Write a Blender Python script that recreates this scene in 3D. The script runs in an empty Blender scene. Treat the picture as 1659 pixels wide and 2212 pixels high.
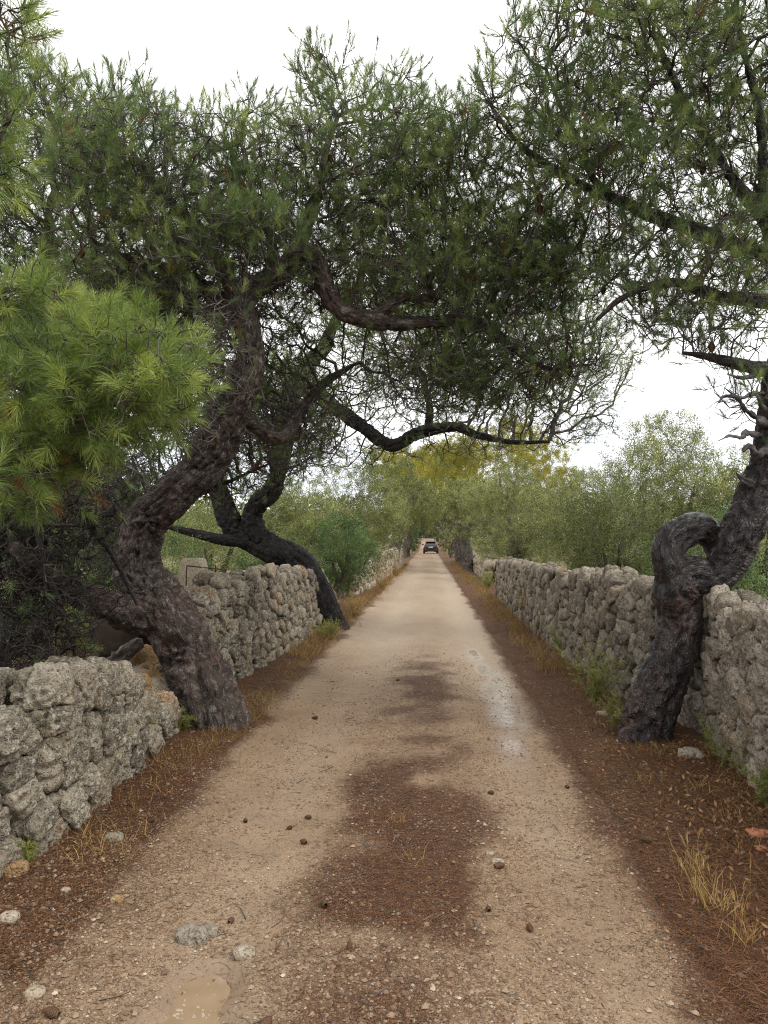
import bpy, math
import numpy as np
from mathutils import Vector, Matrix, Euler

S = bpy.context.scene
COL = S.collection
R = math.radians
rng = np.random.default_rng(11)

# ------------------------------------------------------------------ camera
CAMZ = 1.55
cam_d = bpy.data.cameras.new("camera")
cam = bpy.data.objects.new("camera", cam_d)
COL.objects.link(cam)
cam.location = (0, 0, CAMZ)
cam.rotation_euler = (R(90 + 2.2), 0, R(3.49))
cam_d.sensor_fit = 'VERTICAL'
cam_d.sensor_height = 36
cam_d.lens = 26
cam_d.clip_start = 0.05
cam_d.clip_end = 3000
S.camera = cam
S.render.resolution_x, S.render.resolution_y = 768, 1024

# ------------------------------------------------------------------ sky, sun, exposure
SUN_EL, SUN_AZ = R(52), R(120)
w = bpy.data.worlds.new("World")
S.world = w
w.use_nodes = True
wn = w.node_tree
wn.nodes.clear()
wo = wn.nodes.new('ShaderNodeOutputWorld')
bg = wn.nodes.new('ShaderNodeBackground')
bg.inputs['Strength'].default_value = 0.13
sky = wn.nodes.new('ShaderNodeTexSky')
sky.sky_type = 'NISHITA'
sky.sun_disc = False
sky.sun_elevation = SUN_EL
sky.sun_rotation = SUN_AZ
hs = wn.nodes.new('ShaderNodeHueSaturation')
hs.inputs['Saturation'].default_value = 0.25
wn.links.new(sky.outputs['Color'], hs.inputs['Color'])
tc = wn.nodes.new('ShaderNodeTexCoord')
sx = wn.nodes.new('ShaderNodeSeparateXYZ')
wn.links.new(tc.outputs['Generated'], sx.inputs['Vector'])
rp = wn.nodes.new('ShaderNodeValToRGB')          # the cloud sheet: blue grey low down, white above
e = rp.color_ramp.elements
e[0].position = 0.0
e[0].color = (0.62, 0.68, 0.80, 1)
e[1].position = 0.22
e[1].color = (1, 1, 1, 1)
cn = wn.nodes.new('ShaderNodeTexNoise')
cn.inputs['Scale'].default_value = 2.5
cn.inputs['Detail'].default_value = 6
mp = wn.nodes.new('ShaderNodeMapping')
mp.inputs['Scale'].default_value = (1, 1, 4)
wn.links.new(tc.outputs['Generated'], mp.inputs['Vector'])
wn.links.new(mp.outputs['Vector'], cn.inputs['Vector'])
ma = wn.nodes.new('ShaderNodeMath')
ma.operation = 'MULTIPLY_ADD'
ma.inputs[1].default_value = 0.22
wn.links.new(cn.outputs['Fac'], ma.inputs[0])
sb = wn.nodes.new('ShaderNodeMath')
sb.operation = 'SUBTRACT'
sb.inputs[1].default_value = 0.11
wn.links.new(ma.outputs[0], sb.inputs[0])
wn.links.new(sx.outputs['Z'], ma.inputs[2])
wn.links.new(sb.outputs[0], rp.inputs['Fac'])
cl = wn.nodes.new('ShaderNodeMix')
cl.data_type = 'RGBA'
cl.blend_type = 'MULTIPLY'
cl.inputs[0].default_value = 1
wn.links.new(rp.outputs['Color'], cl.inputs[6])
cl.inputs[7].default_value = (9.2, 9.15, 9.1, 1)
mx = wn.nodes.new('ShaderNodeMix')
mx.data_type = 'RGBA'
mx.inputs[0].default_value = 0.85
wn.links.new(hs.outputs['Color'], mx.inputs[6])
wn.links.new(cl.outputs[2], mx.inputs[7])
wn.links.new(mx.outputs[2], bg.inputs['Color'])
wn.links.new(bg.outputs[0], wo.inputs['Surface'])

sun_d = bpy.data.lights.new("sun", 'SUN')
sun_d.energy = 1.0
sun_d.angle = R(25)
sun_d.color = (1.0, 0.96, 0.9)
sun = bpy.data.objects.new("sun", sun_d)
COL.objects.link(sun)
sdir = Vector((math.sin(SUN_AZ) * math.cos(SUN_EL), math.cos(SUN_AZ) * math.cos(SUN_EL), math.sin(SUN_EL)))
sun.rotation_euler = sdir.to_track_quat('Z', 'Y').to_euler()
S.view_settings.view_transform = 'Standard'
S.view_settings.look = 'None'
S.view_settings.exposure = 0.75
S.view_settings.gamma = 1
S.cycles.filter_width = 1.1
S.cycles.max_bounces = 8
S.cycles.diffuse_bounces = 6
S.cycles.glossy_bounces = 2
S.cycles.transmission_bounces = 4
S.cycles.use_denoising = True
S.cycles.denoising_prefilter = 'NONE'

# ------------------------------------------------------------------ measuring: a direction in the view plus a real distance gives a real point
FPX = 1597.6
CM = np.array(Euler((R(92.2), 0, R(3.49))).to_matrix())


def at(x, y, Y):
    d = CM @ np.array([(x - 829.5) / FPX, -(y - 1106) / FPX, -1.0])
    return np.array([0, 0, CAMZ]) + d * (Y / d[1])


def gnd(x, y):
    d = CM @ np.array([(x - 829.5) / FPX, -(y - 1106) / FPX, -1.0])
    return np.array([0, 0, CAMZ]) + d * (-CAMZ / d[2])


def pr(wpx, Y):
    return wpx * 0.5 / FPX * Y


# ------------------------------------------------------------------ numeric noise
def _h(ix, iy, iz, seed):
    h = (ix.astype(np.int64) * 374761393 + iy.astype(np.int64) * 668265263 + iz.astype(np.int64) * 1274126177 + seed * 974634721) & 0xFFFFFFFF
    h = ((h ^ (h >> 13)) * 1274126177) & 0xFFFFFFFF
    h = ((h ^ (h >> 15)) * 2246822519) & 0xFFFFFFFF
    return ((h ^ (h >> 16)) & 0xFFFFFF) / float(0xFFFFFF)


def vn(p, seed=0):
    i = np.floor(p).astype(np.int64)
    f = p - i
    u = f * f * f * (f * (f * 6 - 15) + 10)
    r = 0
    for dx in (0, 1):
        wx = u[:, 0] if dx else 1 - u[:, 0]
        for dy in (0, 1):
            wy = u[:, 1] if dy else 1 - u[:, 1]
            for dz in (0, 1):
                wz = u[:, 2] if dz else 1 - u[:, 2]
                r = r + wx * wy * wz * _h(i[:, 0] + dx, i[:, 1] + dy, i[:, 2] + dz, seed)
    return r * 2 - 1


def fbm(p, oct=3, seed=0):
    a, s, r = 1.0, 0.0, 0
    for k in range(oct):
        r = r + a * vn(p * (2.03 ** k) + 7.3 * k, seed + k)
        s += a
        a *= 0.5
    return r / s


def worley(p, seed=0):
    i = np.floor(p).astype(np.int64)
    best = np.full(len(p), 9.0)
    for dx in (-1, 0, 1):
        for dy in (-1, 0, 1):
            for dz in (-1, 0, 1):
                c = i + np.array([dx, dy, dz])
                q = c + np.stack([_h(c[:, 0], c[:, 1], c[:, 2], seed + k) for k in (1, 2, 3)], 1)
                best = np.minimum(best, ((p - q) ** 2).sum(1))
    return np.sqrt(best)


def sst(a, b, x):
    t = np.clip((x - a) / (b - a), 0, 1)
    return t * t * (3 - 2 * t)


def nrm(v):
    return v / np.maximum(np.linalg.norm(v, axis=-1, keepdims=True), 1e-9)


# ------------------------------------------------------------------ mesh building
class MB:
    def __init__(s):
        s.v, s.f, s.t, s.b, s.n, s.mi, s.cur = [], [], [], [], 0, [], 0

    def add(s, v, *faces, tint=0.5, bk=None):
        v = np.asarray(v, dtype=np.float64).reshape(-1, 3)
        for f in faces:
            f = np.asarray(f)
            if len(f):
                s.f.append(f + s.n)
                s.mi.append(np.full(len(f), s.cur, dtype=np.int32))
        s.v.append(v)
        s.t.append(np.broadcast_to(np.asarray(tint, dtype=np.float64), (len(v),)) if np.ndim(tint) == 0 else np.asarray(tint))
        s.b.append(v if bk is None else bk)
        s.n += len(v)

    def build(s, name, mat, parent=None, smooth=True, bk=False, extra=None):
        V = np.concatenate(s.v)
        me = bpy.data.meshes.new(name)
        me.vertices.add(len(V))
        o = bpy.data.objects.new(name, me)
        COL.objects.link(o)
        me.vertices.foreach_set('co', V.astype(np.float32).ravel())
        tot = np.concatenate([np.full(len(f), f.shape[1], dtype=np.int32) for f in s.f])
        idx = np.concatenate([f.ravel() for f in s.f]).astype(np.int32)
        st = np.concatenate([[0], np.cumsum(tot)[:-1]]).astype(np.int32)
        me.loops.add(len(idx))
        me.polygons.add(len(tot))
        me.polygons.foreach_set('loop_start', st)
        me.loops.foreach_set('vertex_index', idx)
        if smooth:
            me.polygons.foreach_set('use_smooth', np.ones(len(tot), dtype=bool))
        else:
            me.polygons.foreach_set('use_smooth', np.zeros(len(tot), dtype=bool))
        a = me.attributes.new('tint', 'FLOAT', 'POINT')
        a.data.foreach_set('value', np.concatenate(s.t).astype(np.float32))
        if bk:
            a = me.attributes.new('bk', 'FLOAT_VECTOR', 'POINT')
            a.data.foreach_set('vector', np.concatenate(s.b).astype(np.float32).ravel())
        for k, arr in (extra or {}).items():
            a = me.attributes.new(k, 'FLOAT', 'POINT')
            a.data.foreach_set('value', np.asarray(arr, dtype=np.float32))
        me.update(calc_edges=True)
        for m_ in (mat if isinstance(mat, (list, tuple)) else [mat]):
            me.materials.append(m_)
        if s.cur:
            me.polygons.foreach_set('material_index', np.concatenate(s.mi))
        if parent is not None:
            put(o, parent)
        return o


def put(o, parent):
    o.parent = parent
    o.matrix_parent_inverse = Matrix.Translation(-Vector(parent.location)) if parent.parent is None and parent.type == 'EMPTY' else Matrix()


def tag(o, label, cat, group=None, kind=None):
    o['label'] = label
    o['category'] = cat
    if group:
        o['group'] = group
    if kind:
        o['kind'] = kind
    return o


def empty(name, loc, label, cat, group=None):
    o = bpy.data.objects.new(name, None)
    COL.objects.link(o)
    o.location = Vector([float(c) for c in loc])
    o.empty_display_size = 0.2
    return tag(o, label, cat, group)


def struct(o):
    o['kind'] = 'structure'
    return o


def stuff(o, label=None, cat=None):
    o['kind'] = 'stuff'
    if label:
        o['label'] = label
        o['category'] = cat
    return o


# ------------------------------------------------------------------ materials
def newmat(name):
    m = bpy.data.materials.new(name)
    m.use_nodes = True
    m.node_tree.nodes.clear()
    return m, m.node_tree


def nd(nt, typ, ins=None, **props):
    n = nt.nodes.new(typ)
    for k, v in props.items():
        setattr(n, k, v)
    for k, v in (ins or {}).items():
        if isinstance(v, bpy.types.NodeSocket):
            nt.links.new(v, n.inputs[k])
        else:
            n.inputs[k].default_value = v
    return n


def ramp(nt, fac, stops, interp='LINEAR'):
    n = nt.nodes.new('ShaderNodeValToRGB')
    n.color_ramp.interpolation = interp
    els = n.color_ramp.elements
    while len(els) < len(stops):
        els.new(0.5)
    for e_, (p, c) in zip(els, stops):
        e_.position = p
        c = (c, c, c) if not hasattr(c, '__len__') else c
        e_.color = (*c, 1)
    nt.links.new(fac, n.inputs['Fac'])
    return n.outputs['Color']


def mixc(nt, fac, a, b, blend='MIX'):
    n = nt.nodes.new('ShaderNodeMix')
    n.data_type = 'RGBA'
    n.blend_type = blend
    for k, v in ((0, fac), (6, a), (7, b)):
        if isinstance(v, bpy.types.NodeSocket):
            nt.links.new(v, n.inputs[k])
        elif k == 0:
            n.inputs[0].default_value = v
        else:
            n.inputs[k].default_value = (*v, 1)
    return n.outputs[2]


def mth(nt, op, a, b=0.0, c=0.0, clamp=False):
    n = nt.nodes.new('ShaderNodeMath')
    n.operation = op
    n.use_clamp = clamp
    for k, v in enumerate((a, b, c)):
        if isinstance(v, bpy.types.NodeSocket):
            nt.links.new(v, n.inputs[k])
        else:
            n.inputs[k].default_value = v
    return n.outputs[0]


def attr(nt, name, out='Fac'):
    return nd(nt, 'ShaderNodeAttribute', attribute_name=name).outputs[out]


def noise(nt, vec, scale, detail=4, rough=0.55, dist=0.0):
    return nd(nt, 'ShaderNodeTexNoise', {'Vector': vec, 'Scale': scale, 'Detail': detail, 'Roughness': rough, 'Distortion': dist}).outputs['Fac']


def voro(nt, vec, scale, feature='F1', out='Distance', rnd=1.0):
    return nd(nt, 'ShaderNodeTexVoronoi', {'Vector': vec, 'Scale': scale, 'Randomness': rnd}, feature=feature).outputs[out]


def finish(nt, col, rough=0.8, bump=None, bstr=0.5, bdist=0.01, spec=0.3, trans=0.0, tcol=None, metal=0.0, coat=0.0):
    p = nt.nodes.new('ShaderNodeBsdfPrincipled')
    for k, v in (('Base Color', col), ('Roughness', rough), ('Specular IOR Level', spec), ('Metallic', metal), ('Coat Weight', coat)):
        if isinstance(v, bpy.types.NodeSocket):
            nt.links.new(v, p.inputs[k])
        elif k == 'Base Color':
            p.inputs[k].default_value = (*v, 1)
        else:
            p.inputs[k].default_value = v
    if bump is not None:
        b = nd(nt, 'ShaderNodeBump', {'Height': bump, 'Strength': bstr, 'Distance': bdist})
        nt.links.new(b.outputs[0], p.inputs['Normal'])
    out = nt.nodes.new('ShaderNodeOutputMaterial')
    res = p.outputs[0]
    if trans:
        t = nt.nodes.new('ShaderNodeBsdfTranslucent')
        if isinstance(tcol, bpy.types.NodeSocket):
            nt.links.new(tcol, t.inputs['Color'])
        else:
            t.inputs['Color'].default_value = (*tcol, 1)
        m = nt.nodes.new('ShaderNodeMixShader')
        m.inputs[0].default_value = trans
        nt.links.new(res, m.inputs[1])
        nt.links.new(t.outputs[0], m.inputs[2])
        res = m.outputs[0]
    nt.links.new(res, out.inputs['Surface'])


def pos(nt):
    return nd(nt, 'ShaderNodeNewGeometry').outputs['Position']


def leafmat(name, stops, trans=0.35, rough=0.45, spec=0.5):
    m, nt = newmat(name)
    c = ramp(nt, attr(nt, 'tint'), stops)
    tcl = mixc(nt, 1.0, c, (1.35, 1.3, 1.1), 'MULTIPLY')
    finish(nt, c, rough, spec=spec, trans=trans, tcol=tcl)
    return m


def barkmat(name, plate, crev, lichen, amt, warm=None, sc=1.0, wetr=0.8, coat=0.0):
    m, nt = newmat(name)
    b = attr(nt, 'bk', 'Vector')
    wob = nd(nt, 'ShaderNodeTexNoise', {'Vector': b, 'Scale': 6.0 * sc, 'Detail': 3})
    v2 = nd(nt, 'ShaderNodeVectorMath', {0: b, 1: wob.outputs['Color']}, operation='MULTIPLY_ADD')
    v2.inputs[1].default_value = (1, 1, 1)
    wsc = nd(nt, 'ShaderNodeVectorMath', {0: wob.outputs['Color']}, operation='SCALE')
    wsc.inputs['Scale'].default_value = 0.13
    v3 = nd(nt, 'ShaderNodeVectorMath', {0: b, 1: wsc.outputs[0]}, operation='ADD').outputs[0]
    ed = voro(nt, v3, 30 * sc, 'DISTANCE_TO_EDGE')
    ed2 = voro(nt, v3, 75 * sc, 'DISTANCE_TO_EDGE')
    cell = voro(nt, v3, 30 * sc, 'F1', 'Color')
    fz = noise(nt, nd(nt, 'ShaderNodeMapping', {'Vector': b, 'Scale': (1, 1, 0.45)}).outputs[0], 20 * sc, 5, 0.6, 0.8)
    fur = ramp(nt, mth(nt, 'ABSOLUTE', mth(nt, 'SUBTRACT', fz, 0.5)), [(0, 0), (0.035, 0.55), (0.10, 1)])
    fade = ramp(nt, noise(nt, b, 13 * sc, 3), [(0.40, 0), (0.62, 1)])
    h1 = mth(nt, 'MULTIPLY', mth(nt, 'MAXIMUM', ramp(nt, ed, [(0, 0), (0.10, 0.6), (0.35, 1)]), mth(nt, 'MULTIPLY', fade, 0.8)), fur)
    h2 = ramp(nt, ed2, [(0, 0), (0.2, 1)])
    nz = noise(nt, b, 60 * sc, 5, 0.65)
    base = mixc(nt, h1, crev, plate)
    base = mixc(nt, mth(nt, 'MULTIPLY', nz, 0.6), base, tuple(c * 0.35 for c in plate))
    sep = nd(nt, 'ShaderNodeSeparateColor', {0: cell}).outputs[0]
    base = mixc(nt, mth(nt, 'MULTIPLY', sep, 0.35), base, tuple(c * 1.8 for c in plate))
    if warm is not None:
        wm = ramp(nt, noise(nt, b, 3.5 * sc, 3), [(0.45, 0), (0.62, 0.8)])
        base = mixc(nt, mth(nt, 'MULTIPLY', wm, h1), base, warm)
    ln = ramp(nt, noise(nt, pos(nt), 13 * sc, 6, 0.75), [(0.56 - amt * 0.15, 0), (0.68 - amt * 0.15, 1)])
    base = mixc(nt, mth(nt, 'MULTIPLY', mth(nt, 'MULTIPLY', ln, h1), 0.75), base, lichen)
    hh = mth(nt, 'ADD', mth(nt, 'MULTIPLY', h1, 1.0), mth(nt, 'MULTIPLY', h2, 0.3))
    hh = mth(nt, 'ADD', hh, mth(nt, 'MULTIPLY', nz, 0.4))
    finish(nt, base, wetr, hh, 1.0, 0.016, spec=0.4, coat=coat)
    return m


MAT = {}
MAT['bark'] = barkmat('pine bark dark furrowed', (0.074, 0.053, 0.041), (0.007, 0.005, 0.005), (0.25, 0.235, 0.205), 0.45, warm=(0.10, 0.052, 0.038))
MAT['bark_grey'] = barkmat('pine bark blackish', (0.030, 0.024, 0.022), (0.005, 0.004, 0.004), (0.12, 0.115, 0.105), 0.2)
MAT['bark_warm'] = barkmat('pine bark with bare orange scales', (0.027, 0.019, 0.017), (0.004, 0.004, 0.004), (0.10, 0.092, 0.09), 0.15, warm=(0.085, 0.040, 0.026), wetr=0.36, coat=0.12)
MAT['bark_olive'] = barkmat('olive bark', (0.13, 0.105, 0.085), (0.02, 0.015, 0.012), (0.3, 0.28, 0.23), 0.6, sc=0.6)


def mk_twig(name, c0, c1, c2):
    m, nt = newmat(name)
    p = pos(nt)
    c = ramp(nt, noise(nt, p, 7, 4, 0.6), [(0.3, c0), (0.52, c1), (0.72, c2)])
    finish(nt, c, 0.85, noise(nt, p, 120, 3), 0.6, 0.004, spec=0.2)
    return m


MAT['twig'] = mk_twig('pine twig bark', (0.03, 0.025, 0.021), (0.085, 0.072, 0.062), (0.25, 0.23, 0.205))
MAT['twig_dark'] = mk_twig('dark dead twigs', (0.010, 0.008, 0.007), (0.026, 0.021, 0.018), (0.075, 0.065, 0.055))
MAT['deadwood'] = mk_twig('bleached dead wood', (0.02, 0.018, 0.018), (0.07, 0.062, 0.06), (0.20, 0.19, 0.19))
MAT['olive_twig'] = mk_twig('olive twig bark', (0.05, 0.04, 0.03), (0.13, 0.11, 0.085), (0.25, 0.22, 0.18))
MAT['needle'] = leafmat('pine needles', [(0, (0.16, 0.075, 0.022)), (0.05, (0.15, 0.085, 0.025)), (0.07, (0.07, 0.118, 0.052)), (0.5, (0.160, 0.228, 0.080)), (1, (0.34, 0.395, 0.125))], 0.5)
MAT['needle_near'] = leafmat('fresh pine needles', [(0, (0.17, 0.075, 0.02)), (0.05, (0.15, 0.085, 0.025)), (0.07, (0.075, 0.13, 0.03)), (0.5, (0.17, 0.245, 0.055)), (1, (0.44, 0.50, 0.12))], 0.3)
MAT['olive'] = leafmat('grey green olive leaves', [(0, (0.055, 0.075, 0.025)), (0.5, (0.185, 0.21, 0.062)), (1, (0.47, 0.48, 0.17))], 0.25)
MAT['lentisk'] = leafmat('dark glossy leaves', [(0, (0.028, 0.055, 0.016)), (0.5, (0.085, 0.145, 0.04)), (1, (0.20, 0.27, 0.085))], 0.35)
MAT['yellowleaf'] = leafmat('yellowing leaves', [(0, (0.30, 0.14, 0.03)), (0.10, (0.13, 0.14, 0.03)), (0.5, (0.275, 0.265, 0.038)), (1, (0.50, 0.44, 0.06))], 0.38)
MAT['weed'] = leafmat('feathery weed green', [(0, (0.22, 0.16, 0.05)), (0.4, (0.16, 0.18, 0.05)), (1, (0.36, 0.37, 0.11))], 0.35)
MAT['straw'] = leafmat('dry straw', [(0, (0.15, 0.085, 0.03)), (0.5, (0.36, 0.23, 0.075)), (1, (0.58, 0.42, 0.17))], 0.3)
MAT['litter'] = leafmat('fallen brown needles', [(0, (0.030, 0.012, 0.007)), (0.5, (0.120, 0.049, 0.018)), (0.9, (0.225, 0.097, 0.034)), (1, (0.34, 0.18, 0.08))], 0.1, 0.6)
MAT['deadleaf'] = leafmat('fallen leaves', [(0, (0.09, 0.04, 0.02)), (0.6, (0.22, 0.105, 0.045)), (1, (0.36, 0.21, 0.10))], 0.15, 0.6)


def stonemat(name, c0, c1, warm, lich, dark):
    m, nt = newmat(name)
    p = pos(nt)
    t = attr(nt, 'tint')
    base = ramp(nt, noise(nt, p, 5, 5, 0.6), [(0.3, c0), (0.7, c1)])
    wf = ramp(nt, t, [(0.80, 0), (0.95, 0.9)])
    wn_ = ramp(nt, noise(nt, p, 7, 3), [(0.42, 0), (0.58, 1)])
    base = mixc(nt, mth(nt, 'MULTIPLY', wf, mth(nt, 'MULTIPLY_ADD', wn_, 0.75, 0.25)), base, warm)
    base = mixc(nt, ramp(nt, t, [(0.0, 0.75), (0.5, 0.0)]), base, tuple(c * 0.55 for c in c0))
    base = mixc(nt, ramp(nt, nd(nt, 'ShaderNodeMath', {0: mth(nt, 'MULTIPLY', t, 7.31)}, operation='FRACT').outputs[0], [(0.5, 0.0), (1.0, 0.6)]), base, tuple(min(1, c * 1.5) for c in c1))
    l1 = ramp(nt, noise(nt, p, 42, 5, 0.75), [(0.51, 0), (0.58, 1)])
    l1b = ramp(nt, noise(nt, p, 6, 3), [(0.35, 0.15), (0.62, 1)])
    base = mixc(nt, mth(nt, 'MULTIPLY', mth(nt, 'MULTIPLY', l1, l1b), 0.8), base, lich)
    d1 = ramp(nt, noise(nt, p, 48, 5, 0.8), [(0.38, 1), (0.47, 0)])
    base = mixc(nt, mth(nt, 'MULTIPLY', d1, 0.75), base, dark)
    oc = ramp(nt, noise(nt, p, 3.2, 5, 0.65), [(0.56, 0), (0.7, 0.55)])
    base = mixc(nt, oc, base, (warm[0] * 0.8, warm[1] * 0.85, warm[2] * 0.75))
    hh = mth(nt, 'ADD', noise(nt, p, 38, 6, 0.75), mth(nt, 'MULTIPLY', ramp(nt, voro(nt, p, 70), [(0.1, 0), (0.45, 1)]), 0.6))
    finish(nt, base, 0.92, hh, 1.0, 0.013, spec=0.15)
    return m


MAT['stone'] = stonemat('lichened limestone', (0.15, 0.125, 0.09), (0.28, 0.24, 0.178), (0.28, 0.16, 0.07), (0.52, 0.495, 0.42), (0.028, 0.024, 0.019))
MAT['stone_r'] = stonemat('brownish limestone', (0.175, 0.145, 0.108), (0.315, 0.270, 0.208), (0.22, 0.15, 0.085), (0.40, 0.365, 0.31), (0.035, 0.03, 0.024))
MAT['stone_far'] = stonemat('pale field limestone', (0.26, 0.21, 0.15), (0.42, 0.35, 0.26), (0.36, 0.23, 0.12), (0.55, 0.50, 0.42), (0.07, 0.055, 0.04))
MAT['orange_stone'] = stonemat('ochre limestone', (0.20, 0.12, 0.06), (0.36, 0.23, 0.11), (0.36, 0.20, 0.08), (0.45, 0.36, 0.22), (0.06, 0.035, 0.02))
MAT['ashlar'] = stonemat('cut sandstone', (0.40, 0.33, 0.22), (0.55, 0.47, 0.34), (0.45, 0.30, 0.17), (0.62, 0.58, 0.48), (0.16, 0.12, 0.09))


def m_simple(name, col, rough=0.6, spec=0.4, metal=0.0, nscale=20, nvar=0.3, coat=0.0):
    m, nt = newmat(name)
    p = pos(nt)
    c = mixc(nt, mth(nt, 'MULTIPLY', noise(nt, p, nscale, 4), nvar), col, tuple(q * 0.4 for q in col))
    finish(nt, c, rough, noise(nt, p, nscale * 5, 3), 0.2, 0.002, spec=spec, metal=metal, coat=coat)
    return m


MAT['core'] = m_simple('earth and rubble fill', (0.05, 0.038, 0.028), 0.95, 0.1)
MAT['rust'] = m_simple('rusty iron', (0.10, 0.05, 0.03), 0.8, 0.3, 0.3)
MAT['cone'] = m_simple('pine cone scales', (0.15, 0.085, 0.045), 0.75, 0.25, nscale=90, nvar=0.7)
MAT['terracotta'] = m_simple('terracotta', (0.42, 0.17, 0.09), 0.8, 0.2)
MAT['paint'] = m_simple('black car paint', (0.010, 0.011, 0.014), 0.25, 0.5, coat=0.6, nvar=0.1)
MAT['glass'] = m_simple('dark car glass', (0.02, 0.024, 0.028), 0.08, 0.6, nvar=0.1)
MAT['tyre'] = m_simple('tyre rubber', (0.018, 0.017, 0.016), 0.9, 0.2)
MAT['rim'] = m_simple('alloy rim', (0.35, 0.35, 0.36), 0.4, 0.5, 0.8)
MAT['lampred'] = m_simple('red lamp glass', (0.16, 0.012, 0.012), 0.2, 0.5)
MAT['plate'] = m_simple('white number plate', (0.62, 0.62, 0.60), 0.5, 0.3, nvar=0.1)
MAT['plastic'] = m_simple('black plastic', (0.02, 0.02, 0.021), 0.6, 0.3)
MAT['chrome'] = m_simple('chrome trim', (0.5, 0.5, 0.5), 0.25, 0.5, 0.9, nvar=0.1)


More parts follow.
